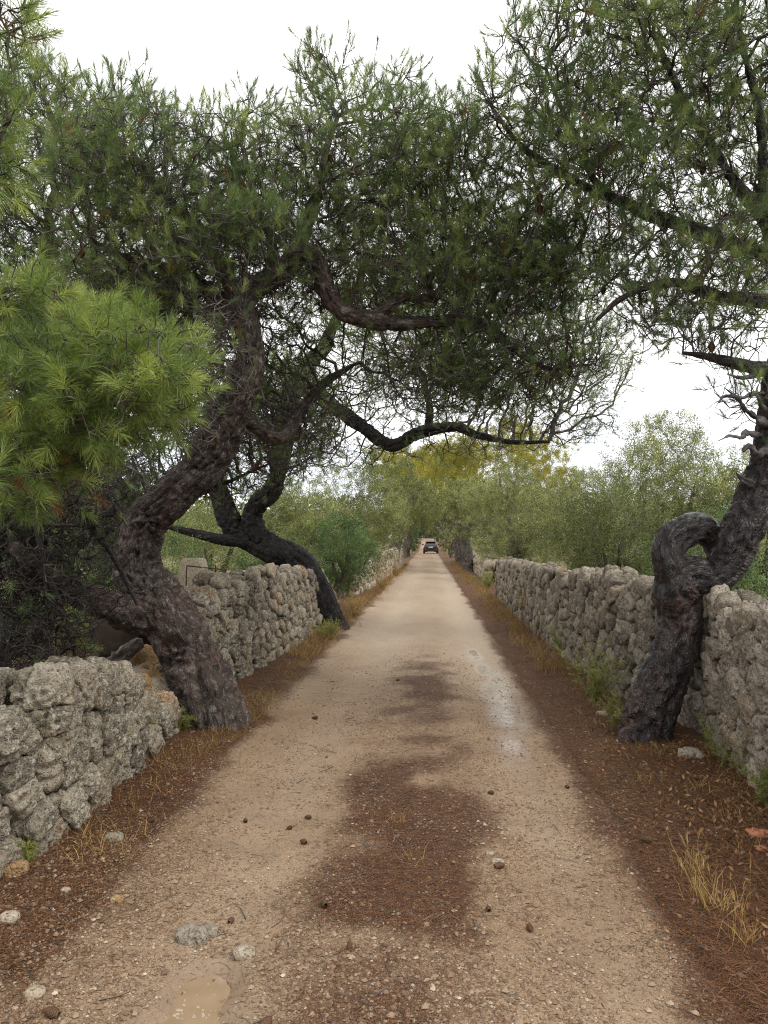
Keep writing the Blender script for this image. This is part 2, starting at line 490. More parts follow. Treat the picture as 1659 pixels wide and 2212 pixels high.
def groundmat(name, road):
    m, nt = newmat(name)
    p = pos(nt)
    lit = attr(nt, 'litter')
    nl = noise(nt, p, 2.2, 6, 0.65)
    nf = noise(nt, p, 28, 6, 0.7)
    peb = nd(nt, 'ShaderNodeTexVoronoi', {'Vector': p, 'Scale': 75.0})
    peb2 = nd(nt, 'ShaderNodeTexVoronoi', {'Vector': p, 'Scale': 150.0})
    pc = nd(nt, 'ShaderNodeSeparateColor', {0: peb.outputs['Color']})
    pc2 = nd(nt, 'ShaderNodeSeparateColor', {0: peb2.outputs['Color']})
    if road:
        sand = ramp(nt, nl, [(0.3, (0.182, 0.112, 0.062)), (0.7, (0.292, 0.194, 0.112))])
        pale = attr(nt, 'pale')
        sand = mixc(nt, mth(nt, 'MULTIPLY', pale, 0.9), sand, (0.40, 0.32, 0.232))
        sand = mixc(nt, ramp(nt, nf, [(0.3, 0.55), (0.55, 0.0)]), sand, (0.19, 0.125, 0.078))
    else:
        sand = ramp(nt, nl, [(0.3, (0.13, 0.072, 0.042)), (0.7, (0.30, 0.19, 0.12))])
    stone = ramp(nt, pc.outputs[0], [(0, (0.13, 0.088, 0.055)), (0.6, (0.33, 0.24, 0.155)), (1, (0.60, 0.52, 0.41))])
    st2 = ramp(nt, pc2.outputs[0], [(0, (0.11, 0.072, 0.044)), (0.6, (0.29, 0.205, 0.13)), (1, (0.52, 0.44, 0.34))])
    sm = mth(nt, 'MULTIPLY', ramp(nt, peb.outputs['Distance'], [(0.28, 1), (0.42, 0)]), ramp(nt, pc.outputs[1], [(0.50, 0), (0.58, 0.85)]))
    sm2 = mth(nt, 'MULTIPLY', ramp(nt, peb2.outputs['Distance'], [(0.28, 1), (0.42, 0)]), ramp(nt, pc2.outputs[1], [(0.30, 0), (0.45, 0.75)]))
    dens = ramp(nt, noise(nt, p, 1.1, 4), [(0.35, 0.35), (0.6, 1)])
    c = mixc(nt, mth(nt, 'MULTIPLY', sm2, dens), sand, st2)
    c = mixc(nt, mth(nt, 'MULTIPLY', sm, dens), c, stone)
    # needle litter: short crossing streaks
    m1 = nd(nt, 'ShaderNodeMapping', {'Vector': p, 'Rotation': (0, 0, 0.6), 'Scale': (1, 6, 1)}).outputs[0]
    m2 = nd(nt, 'ShaderNodeMapping', {'Vector': p, 'Rotation': (0, 0, -0.9), 'Scale': (1, 6, 1)}).outputs[0]
    s1 = noise(nt, m1, 34, 3, 0.6, 0.6)
    s2 = noise(nt, m2, 31, 3, 0.6, 0.6)
    sm_ = mth(nt, 'MAXIMUM', s1, s2)
    lc = ramp(nt, sm_, [(0.42, (0.042, 0.016, 0.008)), (0.58, (0.125, 0.053, 0.020)), (0.75, (0.24, 0.108, 0.042))])
    lc = mixc(nt, ramp(nt, nl, [(0.35, 0.5), (0.7, 0)]), lc, (0.028, 0.016, 0.012))
    lm = ramp(nt, mth(nt, 'ADD', lit, mth(nt, 'MULTIPLY', mth(nt, 'SUBTRACT', nf, 0.5), 1.3)), [(0.30, 0), (0.78, 1)])
    keep = mth(nt, 'SUBTRACT', 1.0, mth(nt, 'MULTIPLY', ramp(nt, pc.outputs[2], [(0.86, 0), (0.9, 1)]), ramp(nt, peb.outputs['Distance'], [(0.28, 1), (0.42, 0)])))
    lm = mth(nt, 'MULTIPLY', lm, keep)
    c = mixc(nt, mth(nt, 'MULTIPLY', lm, 0.93), c, lc)
    hh = mth(nt, 'ADD', mth(nt, 'MULTIPLY', sm, 0.8), mth(nt, 'MULTIPLY', sm2, 0.4))
    hh = mth(nt, 'ADD', hh, mth(nt, 'MULTIPLY', nf, 0.9))
    hh = mth(nt, 'ADD', hh, mth(nt, 'MULTIPLY', mth(nt, 'MULTIPLY', sm_, lm), 1.2))
    if road:
        wet = attr(nt, 'wet')
        wm = ramp(nt, mth(nt, 'ADD', wet, mth(nt, 'MULTIPLY', mth(nt, 'SUBTRACT', noise(nt, p, 9, 5, 0.7), 0.5), 0.9)), [(0.25, 0), (0.95, 1)])
        wm = mth(nt, 'MULTIPLY', wm, mth(nt, 'SUBTRACT', 1.0, mth(nt, 'MULTIPLY', lm, 0.7)))
        c = mixc(nt, mth(nt, 'MULTIPLY', wm, 0.45), c, (0.16, 0.115, 0.08))
        damp = mth(nt, 'MULTIPLY_ADD', wm, -0.70, 0.84)
        hh = mth(nt, 'MULTIPLY', hh, mth(nt, 'MULTIPLY_ADD', wm, -0.93, 1.0))
        finish(nt, c, damp, hh, 0.8, 0.010, spec=0.4)
    else:
        green = mth(nt, 'MULTIPLY', attr(nt, 'green'), ramp(nt, nf, [(0.35, 0), (0.6, 1)]))
        c = mixc(nt, green, c, (0.11, 0.12, 0.035))
        finish(nt, c, 0.9, hh, 0.8, 0.012, spec=0.2)
    return m


MAT['road'] = groundmat('gravel and sand track', True)
MAT['ground'] = groundmat('red soil under needle litter', False)


def m_water():
    m, nt = newmat('muddy water')
    p = pos(nt)
    c = ramp(nt, noise(nt, p, 9, 3), [(0.3, (0.25, 0.175, 0.105)), (0.7, (0.30, 0.215, 0.135))])
    finish(nt, c, 0.06, noise(nt, p, 25, 2), 0.05, 0.002, spec=0.5)
    return m


MAT['water'] = m_water()
MAT['foam'] = m_simple('foam', (0.42, 0.34, 0.25), 0.3, 0.5)
m_, nt_ = newmat('gravel stones')
finish(nt_, ramp(nt_, attr(nt_, 'tint'), [(0, (0.10, 0.075, 0.055)), (0.3, (0.17, 0.108, 0.066)), (0.75, (0.29, 0.21, 0.138)), (1, (0.50, 0.43, 0.34))]), 0.85,
       noise(nt_, pos(nt_), 300, 3), 0.4, 0.002, spec=0.25)
MAT['gravel'] = m_

#@@ground
# ------------------------------------------------------------------ the lie of the land
PUD = [(*gnd(440, 2100)[:2], 0.135, 0.15), (*gnd(395, 2195)[:2], 0.17, 0.13)]


def hgt(x, y):
    x = np.asarray(x, dtype=float)
    y = np.asarray(y, dtype=float)
    p = np.stack([x, y, np.zeros_like(x)], 1)
    wetk = np.exp(-((x - 0.66) / 0.27) ** 4) * sst(4.2, 5.4, y)
    h = 0.022 * fbm(p * 0.8, 2, 3) * (1 - 0.6 * wetk) + 0.007 * fbm(p * 6, 3, 5) * (1 - 0.93 * wetk)
    h -= 0.042 * np.exp(-((x - 0.66) / 0.28) ** 2) + 0.042 * np.exp(-((x + 0.80) / 0.30) ** 2)
    h += 0.05 * sst(1.1, 1.9, np.abs(x)) + 0.10 * sst(2.2, 3.2, -x)
    h += 2.0 * sst(100, 170, y)
    for (a, b, ra, rb) in PUD:
        h -= 0.046 * np.exp(-(((x - a) / ra) ** 2 + ((y - b) / rb) ** 2) ** 1.6)
    return h


def edges(y):
    q = np.stack([np.asarray(y) * 0.9, np.zeros_like(y) + 3.1, np.zeros_like(y)], 1)
    return -1.56 + 0.12 * fbm(q, 3, 21), 1.12 + 0.08 * fbm(q + 50, 3, 22)


def zroad(x, y):
    l, r = edges(y)
    inside = np.minimum(x - l, r - x)
    return hgt(x, y) - 0.05 * (1 - sst(-0.02, 0.20, inside))


def zground(x, y):
    l, r = edges(y)
    inside = np.minimum(x - l, r - x)
    return hgt(x, y) - 0.05 * sst(0.02, 0.16, inside)


def ztop(x, y):
    x = np.atleast_1d(np.asarray(x, float))
    y = np.atleast_1d(np.asarray(y, float))
    return np.maximum(zroad(x, y), zground(x, y))


def z1(x, y):
    return float(ztop(x, y)[0])


def litter(x, y):
    p = np.stack([x, y, np.zeros_like(x)], 1)
    n = fbm(p * 1.6, 4, 31) * 0.22
    r = sst(0.80, 1.08, x + n * 0.6) * (1 - 0.35 * sst(14, 30, y))
    l = np.maximum(sst(1.22, 1.62, -x + n * 1.3), 0.34 * sst(0.95, 1.35, -x + n * 1.6) * (1 - sst(3.0, 5.0, y))) * (1 - 0.35 * sst(14, 30, y))
    xc = -0.17 + 0.022 * (y - 3.5) + 0.10 * fbm(np.stack([y * 1.4, 0 * y, 0 * y], 1), 2, 38)
    wc = (0.385 + 0.008 * y) * (1 + 0.9 * n)
    cen = np.exp(-(np.abs((x - xc) / wc) ** 2.6)) * (0.50 + 0.60 * sst(2.7, 3.6, y + n * 3)) * (1 - 0.55 * sst(4.4, 6.4, y + n * 4)) * (1 - sst(7, 15, y)) + 0.26 * np.exp(-((x - 0.0) / 0.45) ** 2 - ((y - 7.9) / 1.3) ** 2)
    cen = cen * (0.92 + 1.0 * fbm(p * 3.1, 4, 37)) - 0.04
    return np.clip(np.maximum(np.maximum(r, l), cen * 1.05), 0, 1)


def grid(xs, ys, zf):
    X, Y = np.meshgrid(xs, ys)
    x, y = X.ravel(), Y.ravel()
    v = np.stack([x, y, zf(x, y)], 1)
    nx, ny = len(xs), len(ys)
    i = (np.arange(ny - 1)[:, None] * nx + np.arange(nx - 1)[None]).ravel()
    return v, np.stack([i, i + 1, i + nx + 1, i + nx], 1)


def steps(a, b, s0, g):
    out = [a]
    s = s0
    while out[-1] < b:
        out.append(out[-1] + s)
        s *= g
    return np.array(out)


ys = np.concatenate([np.arange(-3, 1.9, 0.08), np.arange(1.9, 9, 0.02), steps(9, 240, 0.03, 1.012)])
v, f = grid(np.linspace(-1.75, 1.40, 150), ys, zroad)
mb = MB()
mb.add(v, f)
x, y = v[:, 0], v[:, 1]
q = np.stack([x, y * 0.35, 0 * x], 1)
pale = sst(5.5, 12, y + 2 * fbm(q * 1.3, 3, 41)) * (0.55 + 0.45 * np.maximum(np.exp(-((x - 0.68) / 0.3) ** 2), np.exp(-((x + 0.68) / 0.3) ** 2)))  # paler farther on: dry limestone, plus open-sky light put into the colour
trk = np.maximum(np.exp(-((x - 0.66) / 0.26) ** 2), np.exp(-((x + 0.82) / 0.30) ** 2))
pale = np.maximum(pale * (1 - 0.95 * sst(40, 75, y)), 0.34 * trk * (0.7 + 0.6 * fbm(q * 1.1, 3, 44)))  # far stretch loses its paleness: shade of the tree tunnel put into the colour
pale = np.clip(pale + 0.25 * fbm(q * 2, 3, 43), 0, 1)
wt = np.exp(-((x - 0.68) / 0.20) ** 2) * sst(4.4, 5.6, y) * (1 - sst(9.5, 13, y)) * (0.55 + 1.1 * fbm(np.stack([x * 2, y * 0.9, 0 * x], 1), 3, 47))
for (a, b, ra, rb) in ((0.66, 6.85, 0.15, 0.6), (0.66, 9.3, 0.11, 0.5), (0.62, 10.6, 0.10, 0.45)):
    wt = np.maximum(wt, 1.05 * np.exp(-(((x - a) / ra) ** 2 + ((y - b) / rb) ** 2)))
for (a, b, ra, rb) in PUD:
    wt = np.maximum(wt, 0.8 * np.exp(-(((x - a) / (ra * 1.7)) ** 2 + ((y - b) / (rb * 1.7)) ** 2)))
road = mb.build('road', MAT['road'], extra={'litter': litter(x, y), 'pale': pale, 'wet': np.clip(wt * 1.2, 0, 1)})
struct(road)

xs = np.concatenate([-steps(4, 500, 0.12, 1.09)[::-1], np.arange(-3.96, 4, 0.05), steps(4, 500, 0.12, 1.09)])
ysg = np.concatenate([-steps(3, 200, 0.4, 1.15)[::-1], np.arange(-2.9, 12, 0.06), steps(12, 700, 0.08, 1.025)])
v, f = grid(xs, ysg, zground)
mb = MB()
mb.add(v, f)
x, y = v[:, 0], v[:, 1]
gr = np.clip(sst(2.4, 4, np.abs(x)) * sst(9, 16, y) + 0.9 * sst(3, 6, np.abs(x)) * (x > 0) + 0.2 * fbm(v * 0.7, 3, 55), 0, 1)
lit = np.where(np.abs(x) < 2.2, litter(x, y), 0.55 + 0.4 * fbm(v * 0.9, 3, 57))
lit = np.where((x < -2.6) & (y > 6), 0.25 + 0.4 * fbm(v * 0.9, 3, 58), lit)
ground = mb.build('ground', MAT['ground'], extra={'litter': np.clip(lit, 0, 1), 'green': gr})
struct(ground)

# the puddle: one level sheet, its shore where the bottom of the wheel track rises through it
pa, pb = (PUD[0][0] + PUD[1][0]) / 2, (PUD[0][1] + PUD[1][1]) / 2
zw = min(z1(*PUD[0][:2]), z1(*PUD[1][:2])) + 0.022
th = np.linspace(0, 2 * np.pi, 72, endpoint=False)
v = np.concatenate([[[pa, pb, zw]], np.column_stack([pa + 0.25 * np.cos(th), pb - 0.06 + 0.36 * np.sin(th), np.full(72, zw)])])
i = np.arange(72)
mb = MB()
mb.add(v, np.stack([0 * i, i + 1, (i + 1) % 72 + 1], 1))
struct(mb.build('puddle', MAT['water']))
PUDZ = [zw, zw]
fo = MB()
for k in range(46):
    a, b, ra, rb = PUD[0] if k < 42 else PUD[1]
    zw = PUDZ[0 if k < 42 else 1]
    t, q = rng.uniform(0, 2 * np.pi), np.sqrt(rng.uniform(0.0, 1))
    if k < 28:
        t = rng.uniform(-2.2, -0.2)
        q = rng.uniform(0.75, 1.0)
    r0 = rng.uniform(0.002, 0.007)
    cx, cy = a + ra * q * np.cos(t), b + rb * q * np.sin(t)
    u = np.linspace(0, 2 * np.pi, 14, endpoint=False)
    ringv = []
    for (qr, qz) in ((1, 0), (0.85, 0.32), (0.55, 0.35), (0.42, 0.02)):
        ringv.append(np.stack([cx + r0 * qr * np.cos(u), cy + r0 * qr * np.sin(u), np.full(14, zw + r0 * qz * 0.6 + 0.0005)], 1))
    i = np.arange(14)
    fo.add(np.concatenate(ringv), *[np.stack([i + 14 * j, (i + 1) % 14 + 14 * j, (i + 1) % 14 + 14 * (j + 1), i + 14 * (j + 1)], 1) for j in range(3)])
stuff(fo.build('foam', MAT['foam']), 'pale bubbles of foam floating on the muddy puddle', 'foam')

#@@walls
# ------------------------------------------------------------------ dry stone
_ico = {}


def ico(n):
    if n in _ico:
        return _ico[n]
    import bmesh
    bm = bmesh.new()
    bmesh.ops.create_icosphere(bm, subdivisions=n, radius=1)
    v = np.array([x_.co[:] for x_ in bm.verts])
    bm.verts.index_update()
    f = np.array([[x_.index for x_ in f_.verts] for f_ in bm.faces])
    bm.free()
    _ico[n] = (nrm(v), f)
    return _ico[n]


def rock(mb, c, rad, frame=None, others=None, sub=4, seed=0, tint=0.5, gap=0.95, rough=1.0, ps=15.0):
    d, f = ico(sub)
    if frame is None:
        frame = np.eye(3)
    loc = d @ frame.T if False else d
    r = (np.abs((loc @ frame) / np.asarray(rad)) ** 3.3).sum(1) ** (-1 / 3.3)       # ellipsoid cap in its own frame
    acc = r ** -ps
    if others is not None and len(others):
        dv = others - c
        dd = (dv ** 2).sum(1) * 0.5
        pj = d @ dv.T
        rj = np.where(pj > 1e-4, dd[None] / np.maximum(pj, 1e-4), 50.0) * gap
        acc = acc + (np.maximum(rj, 0.01) ** -ps).sum(1)
    r = acc ** (-1 / ps)
    s = float(np.mean(rad))
    P = c + d * r[:, None]
    k = rough
    r = r * (1 + k * (0.16 * fbm(d * 1.7 + seed * 3.1, 2, seed % 97) + 0.13 * fbm(d * 3.6 + seed, 3, 5)))
    am = np.abs(fbm(P * 16, 3, 9))
    r = r - k * 0.035 * s * 4 * np.clip(0.22 - am, 0, 1) * 1.6
    if sub >= 4:
        w0 = worley(P * 15 + 0.12 * fbm(P * 22, 2, 14)[:, None], 6)
        r = r - k * 0.034 * sst(-0.2, 0.15, fbm(P * 3.1, 2, 19)) * (1 - sst(0.14, 0.34, w0))
        wv = worley(P * 33 + 0.15 * fbm(P * 40, 2, 4)[:, None], 3)
        r = r - k * 0.014 * sst(-0.25, 0.2, fbm(P * 5, 2, 17)) * (1 - sst(0.10, 0.40, wv))
        rid = 1 - np.abs(fbm(P * 11, 3, 29)) * 3.2
        r = r + k * 0.012 * np.clip(rid, -0.6, 1) + k * 0.006 * fbm(P * 50, 2, 23)
    mb.add(c + d * r[:, None], f, tint=tint)


def wall(name, label, line, height, mat, size, thick=0.5, sub=3, seed=1, lean=0.06, taper=None, sublod=None, group=None):
    """line: base points of the face seen from the road (x, y); height(u) in metres; stones are packed shoulder to shoulder"""
    g = np.random.default_rng(seed)
    L = np.asarray(line, float)
    seg = np.linalg.norm(np.diff(L, axis=0), axis=1)
    cum = np.concatenate([[0], np.cumsum(seg)])
    tot = cum[-1]

    def pt(u):
        return np.array([np.interp(u, cum, L[:, 0]), np.interp(u, cum, L[:, 1])])

    side = -1.0 if L[:, 0].mean() < 0 else 1.0
    cs, rs, fr = [], [], []
    uu = 0
    vrow = 0.0
    rowi = 0
    Hmax = max(height(t) for t in np.linspace(0, tot, 60))
    while vrow < Hmax:
        sz_r = size * g.uniform(0.62, 0.85)
        u = g.uniform(-0.5, 0.0) * size
        while u < tot + size * 0.3:
            su = size * g.choice([0.55, 0.8, 1.1, 1.5, 2.0], p=[.2, .25, .25, .2, .1]) * g.uniform(0.85, 1.15)
            uc = np.clip(u + su / 2, 0, tot)
            H = height(uc)
            zc = vrow + sz_r / 2 + g.normal(0, 0.24) * sz_r
            if zc + 0.80 * sz_r < H + g.uniform(-0.05, 0.05):
                topmost = zc > H - 1.5 * sz_r
                layers = (0.10, thick - 0.12) if not topmost else (0.10, thick * 0.5, thick - 0.10)
                for li, wl in enumerate(layers):
                    if li > 0 and not topmost and zc < H - 3.2 * sz_r and uc > 0.4 and uc < tot - 0.4:
                        continue
                    P = pt(uc)
                    wv = wl + lean * zc * (1 if wl < thick / 2 else -1) + g.normal(0, 0.018)
                    cs.append([P[0] + side * wv, P[1] + g.normal(0, 0.02), 0])
                    cs[-1][2] = zc
                    rs.append([sz_r * 0.58 + 0.02, su * 0.80, sz_r * g.uniform(0.75, 1.05)])
                    fr.append(uc)
            u += su
        vrow += sz_r * 0.9
        rowi += 1
    cs = np.array(cs)
    zb = ztop(cs[:, 0], cs[:, 1])
    cs[:, 2] += zb - 0.04
    mb = MB()
    for k in range(len(cs)):
        dist = np.linalg.norm(cs - cs[k], axis=1)
        nb = np.where((dist < size * 2.6) & (dist > 1e-6))[0]
        sb_ = sub
        if sublod:
            yk = cs[k, 1]
            for (lim, sl) in sublod:
                if yk < lim:
                    sb_ = sl
                    break
        a = g.normal(0, 0.22)
        ca, sa = math.cos(a), math.sin(a)
        F = np.array([[1, 0, 0], [0, ca, -sa], [0, sa, ca]])
        t = g.uniform(0, 0.8) if g.uniform() > 0.10 else g.uniform(0.85, 1)
        rock(mb, cs[k], np.array(rs[k]) * g.uniform(0.9, 1.12), F, cs[nb], sb_, seed * 1000 + k, t)
    # filling behind the face stones
    n = max(2, int(tot / 0.25))
    us = np.linspace(0.12, tot - 0.12, n)
    V = []
    for u in us:
        P = pt(u)
        H = max(0.12, height(u) - 0.36)
        zb_ = z1(P[0], P[1])
        for (wv, z) in ((0.13, -0.2), (0.13 + lean * H, H), (thick - 0.13 - lean * H, H), (thick - 0.13, -0.2)):
            V.append([P[0] + side * wv, P[1], zb_ + z])
    V = np.array(V)
    i = np.arange(n - 1)[:, None] * 4
    j = np.array([[0, 1, 5, 4], [1, 2, 6, 5], [2, 3, 7, 6]])
    cf = (i[:, :, None] + j[None]).reshape(-1, 4)
    caps = np.array([[0, 3, 2, 1], [(n - 1) * 4, (n - 1) * 4 + 1, (n - 1) * 4 + 2, (n - 1) * 4 + 3]])
    o = mb.build(name, mat)
    tag(o, label, 'wall', group, 'thing')
    c = MB()
    c.add(V, cf, caps)
    co = c.build('rubble_core', MAT['core'])
    co.parent = o
    return o


def lin(pts):
    a, b = zip(*pts)
    return lambda u: float(np.interp(u, a, b))


wall('stone_wall', 'low broken dry stone wall of big pitted grey rocks at the lower left',
     [(-1.93, 3.25), (-1.79, 3.6), (-1.92, 4.8), (-1.98, 5.78)],
     lin([(0, 0.86), (0.4, 0.90), (1.0, 0.84), (1.6, 0.74), (2.1, 0.56), (2.6, 0.34)]), MAT['stone'], 0.20, 0.55, 4, 3, sublod=[(6.2, 5)])
wall('stone_wall', 'taller grey dry stone wall on the left between the two twisted pine trunks',
     [(-2.12, 7.05), (-2.02, 8.2), (-1.9, 10.2), (-1.88, 12.6)],
     lin([(0, 1.08), (1.0, 1.18), (3, 1.16), (5.5, 1.06)]), MAT['stone'], 0.17, 0.5, 3, 4, sublod=[(9.0, 4)])
wall('stone_wall', 'crumbling left wall end behind the second pine, falling to rubble',
     [(-2.15, 13.4), (-2.1, 15), (-2.2, 17.5)], lin([(0, 1.05), (1.5, 1.0), (2.6, 0.75), (4.1, 0.3)]), MAT['stone'], 0.2, 0.5, 3, 5)
wall('stone_wall', 'distant left field wall with pale squared stones beyond the gap',
     [(-2.0, 20.5), (-1.75, 26), (-1.6, 33), (-1.6, 46)], lin([(0, 1.0), (6, 1.1), (30, 1.1)]), MAT['stone_far'], 0.3, 0.5, 3, 6)
wall('stone_wall', 'long brown dry stone wall lining the right side of the track',
     [(1.98, 3.0), (1.96, 4.6), (2.06, 5.4), (2.08, 6.3), (1.86, 7.4), (1.74, 9), (1.70, 14), (1.80, 20.5)],
     lin([(0, 1.16), (2.2, 1.14), (2.6, 1.20), (4, 1.20), (10, 1.10), (18, 1.03)]), MAT['stone_r'], 0.185, 0.5, 3, 7, sublod=[(5.6, 5), (9.5, 4)])
wall('stone_wall', 'overgrown far wall on the right behind the olive trunks',
     [(2.1, 27), (2.2, 40), (2.1, 55)], lin([(0, 0.9), (30, 0.9)]), MAT['stone_far'], 0.34, 0.5, 2, 8)
#@@trees
# ------------------------------------------------------------------ tree tools
def frames(P):
    T = np.gradient(P, axis=0)
    T = nrm(T)
    N = np.zeros_like(P)
    a = np.array([0.31, -0.9, 0.2])
    n = nrm(a - T[0] * (a @ T[0]))
    for k in range(len(P)):
        n = n - T[k] * (n @ T[k])
        n = n / max(np.linalg.norm(n), 1e-9)
        N[k] = n
    return T, N, np.cross(T, N)


def catmull(P, rad, ds):
    P = np.asarray(P, float)
    rad = np.asarray(rad, float)
    Q = np.vstack([2 * P[0] - P[1], P, 2 * P[-1] - P[-2]])
    out, ro = [], []
    for k in range(1, len(Q) - 2):
        n = max(2, int(np.linalg.norm(Q[k + 1] - Q[k]) / ds))
        t = np.linspace(0, 1, n, endpoint=False)[:, None]
        a, b, c, d = Q[k - 1], Q[k], Q[k + 1], Q[k + 2]
        out.append(0.5 * (2 * b + (c - a) * t + (2 * a - 5 * b + 4 * c - d) * t ** 2 + (3 * b - a - 3 * c + d) * t ** 3))
        s = (t[:, 0] ** 2) * (3 - 2 * t[:, 0])
        ro.append(rad[k - 1] * (1 - s) + rad[k] * s)
    out.append(P[-1:])
    ro.append(rad[-1:])
    return np.concatenate(out), np.concatenate(ro)


def trace(pts):
    """(x, y, distance, width in the view) -> points and radii in metres"""
    return np.array([at(a, b, Y) for a, b, Y, w_ in pts]), np.array([pr(w_, Y) for a, b, Y, w_ in pts])


def limb_tube(mb, P, rad, ds=0.02, sides=40, seed=0, rough=1.0, flare=0.0, zb=0.0, cap=True):
    C, r = catmull(P, rad, ds)
    lowf = np.stack([vn(C * 2.3 + 11 * k + seed, seed + k) for k in range(3)], 1)
    C = C + lowf * (r[:, None] * 0.18)
    T, N, B = frames(C)
    n = len(C)
    th = np.linspace(0, 2 * np.pi, sides, endpoint=False)
    cs, sn = np.cos(th), np.sin(th)
    dirs = N[:, None] * cs[None, :, None] + B[:, None] * sn[None, :, None]
    L = np.concatenate([[0], np.cumsum(np.linalg.norm(np.diff(C, axis=0), axis=1))])
    rb = float(np.mean(r))
    bk = np.stack([np.broadcast_to(cs * rb, (n, sides)), np.broadcast_to(sn * rb, (n, sides)), np.broadcast_to(L[:, None] * 0.52, (n, sides))], 2).reshape(-1, 3)
    bk = bk + seed * 1.37
    rr = np.repeat(r, sides)
    lump = 0.13 * fbm(bk * 5.0, 2, seed + 3) + 0.07 * fbm(bk * 14, 2, seed + 5)
    d = rough * np.minimum(rr * 0.19, 0.028)
    w1 = worley(bk * 34 + 0.25 * fbm(bk * 11, 2, 8)[:, None], seed + 1)
    plate = 1 - sst(0.38, 0.80, w1)
    fur = sst(0.0, 0.20, np.abs(fbm(bk * np.array([10, 10, 3.2]) + 0.5 * fbm(bk * 6, 2, 4)[:, None], 2, seed + 9)))
    R_ = rr * (1 + lump * rough) + d * 1.1 * (plate - 0.5) + 1.9 * d * (fur - 0.8) + 0.25 * d * fbm(bk * 70, 2, 3)
    V = C[:, None] + dirs * R_.reshape(n, sides)[:, :, None]
    if flare:
        hz = np.maximum(V[:, :, 2] - zb, -0.05)
        k = flare * np.exp(-hz / 0.16) * (0.65 + 0.6 * np.maximum(0, np.sin(th * 4 + seed))[None])
        V = V + dirs * (r[:, None, None] * k[:, :, None]) * np.array([1, 1, 0.2])
    i = (np.arange(n - 1)[:, None] * sides + np.arange(sides)[None])
    j = (np.arange(n - 1)[:, None] * sides + ((np.arange(sides) + 1) % sides)[None])
    F = np.stack([i, j, j + sides, i + sides], 2).reshape(-1, 4)
    V = V.reshape(-1, 3)
    if cap:
        V = np.vstack([V, C[-1:] + T[-1:] * r[-1] * 0.6])
        bk = np.vstack([bk, bk[-1:]])
        e0 = (n - 1) * sides
        k = np.arange(sides)
        mb.add(V, F, np.stack([e0 + k, e0 + (k + 1) % sides, 0 * k + n * sides], 1), bk=bk)
    else:
        mb.add(V, F, bk=bk)
    return C, r


class Skel:
    """limbs as chains of nodes, then growth towards points spread through the crown"""

    def __init__(s, seed):
        s.g = np.random.default_rng(seed)
        s.seed = seed
        s.P, s.par, s.fix, s.lr = [], [], [], []

    def limb(s, P, r, step, frm=0.0):
        C, rr = catmull(P, r, step)
        k0 = int(len(C) * frm)
        pv = -1
        for k in range(k0, len(C)):
            s.P.append(C[k])
            s.par.append(pv)
            s.fix.append(True)
            s.lr.append(rr[k])
            pv = len(s.P) - 1

    def grow(s, A, D, di, dk, iters=120, trop=(0, 0, 0.1), jit=0.25, maxn=14000):
        A = np.array(A)
        P = np.zeros((maxn + 10, 3))
        n = len(s.P)
        P[:n] = np.array(s.P)
        kids = np.zeros(maxn + 10, int)
        near = np.full(len(A), -1)
        nd_ = np.full(len(A), 1e9)
        for a in range(0, n, 400):
            d = np.linalg.norm(A[:, None] - P[None, a:min(n, a + 400)], axis=2)
            m = d.argmin(1)
            dm = d[np.arange(len(A)), m]
            u = dm < nd_
            near[u] = m[u] + a
            nd_[u] = dm[u]
        trop = np.array(trop)
        for it in range(iters):
            act = (nd_ < di) & (nd_ > dk)
            if not act.any() or n >= maxn:
                break
            ids = near[act]
            v = nrm(A[act] - P[ids])
            uq, inv = np.unique(ids, return_inverse=True)
            sm = np.zeros((len(uq), 3))
            np.add.at(sm, inv, v)
            ok = kids[uq] < 3
            if not ok.any():
                break
            uq, sm = uq[ok], sm[ok]
            dirv = nrm(nrm(sm) + trop + s.g.normal(0, jit, sm.shape))
            new = P[uq] + dirv * D * s.g.uniform(0.8, 1.2, (len(uq), 1))
            k = min(len(new), maxn - n)
            new, uq = new[:k], uq[:k]
            P[n:n + k] = new
            kids[uq] += 1
            s.par.extend(uq.tolist())
            s.fix.extend([False] * k)
            s.lr.extend([0.0] * k)
            al = nd_ > dk
            for a in range(0, k, 300):
                d = np.linalg.norm(A[al][:, None] - new[None, a:a + 300], axis=2)
                m = d.argmin(1)
                dm = d[np.arange(len(m)), m]
                ia = np.where(al)[0]
                u = dm < nd_[ia]
                near[ia[u]] = n + a + m[u]
                nd_[ia[u]] = dm[u]
            n += k
        s.P = P[:n]
        s.par = np.array(s.par)
        s.fix = np.array(s.fix)
        s.lr = np.array(s.lr)
        return s

    def finish(s, r0=0.0035, ex=2.4, wig=0.05, wf=4.0, rmax=0.05):
        P, par, n = s.P, s.par, len(s.P)
        fr = ~s.fix
        off = np.stack([vn(P * wf + 31 * k, s.seed + k) for k in range(3)], 1) * wig
        P[fr] += off[fr]
        acc = np.zeros(n)
        kids = np.zeros(n, int)
        r = np.zeros(n)
        for k in range(n - 1, -1, -1):
            r[k] = max(r0 ** ex, acc[k]) ** (1 / ex)
            if par[k] >= 0 and fr[k]:
                acc[par[k]] += r[k] ** ex
                kids[par[k]] += 1
        s.r = np.where(fr, np.minimum(r, rmax), s.lr)
        s.tip = fr & (kids == 0)
        s.dir = np.zeros_like(P)
        h = par >= 0
        s.dir[h] = nrm(P[h] - P[par[h]])
        return s

    def tubes(s, mb, sides=5, extra=None):
        m = np.where(~s.fix & (s.par >= 0))[0]
        A, B = s.P[s.par[m]], s.P[m]
        r1 = s.r[m]
        ra = np.minimum(s.r[s.par[m]], r1 * 1.22)
        segs(mb, A, B, ra, r1, sides)


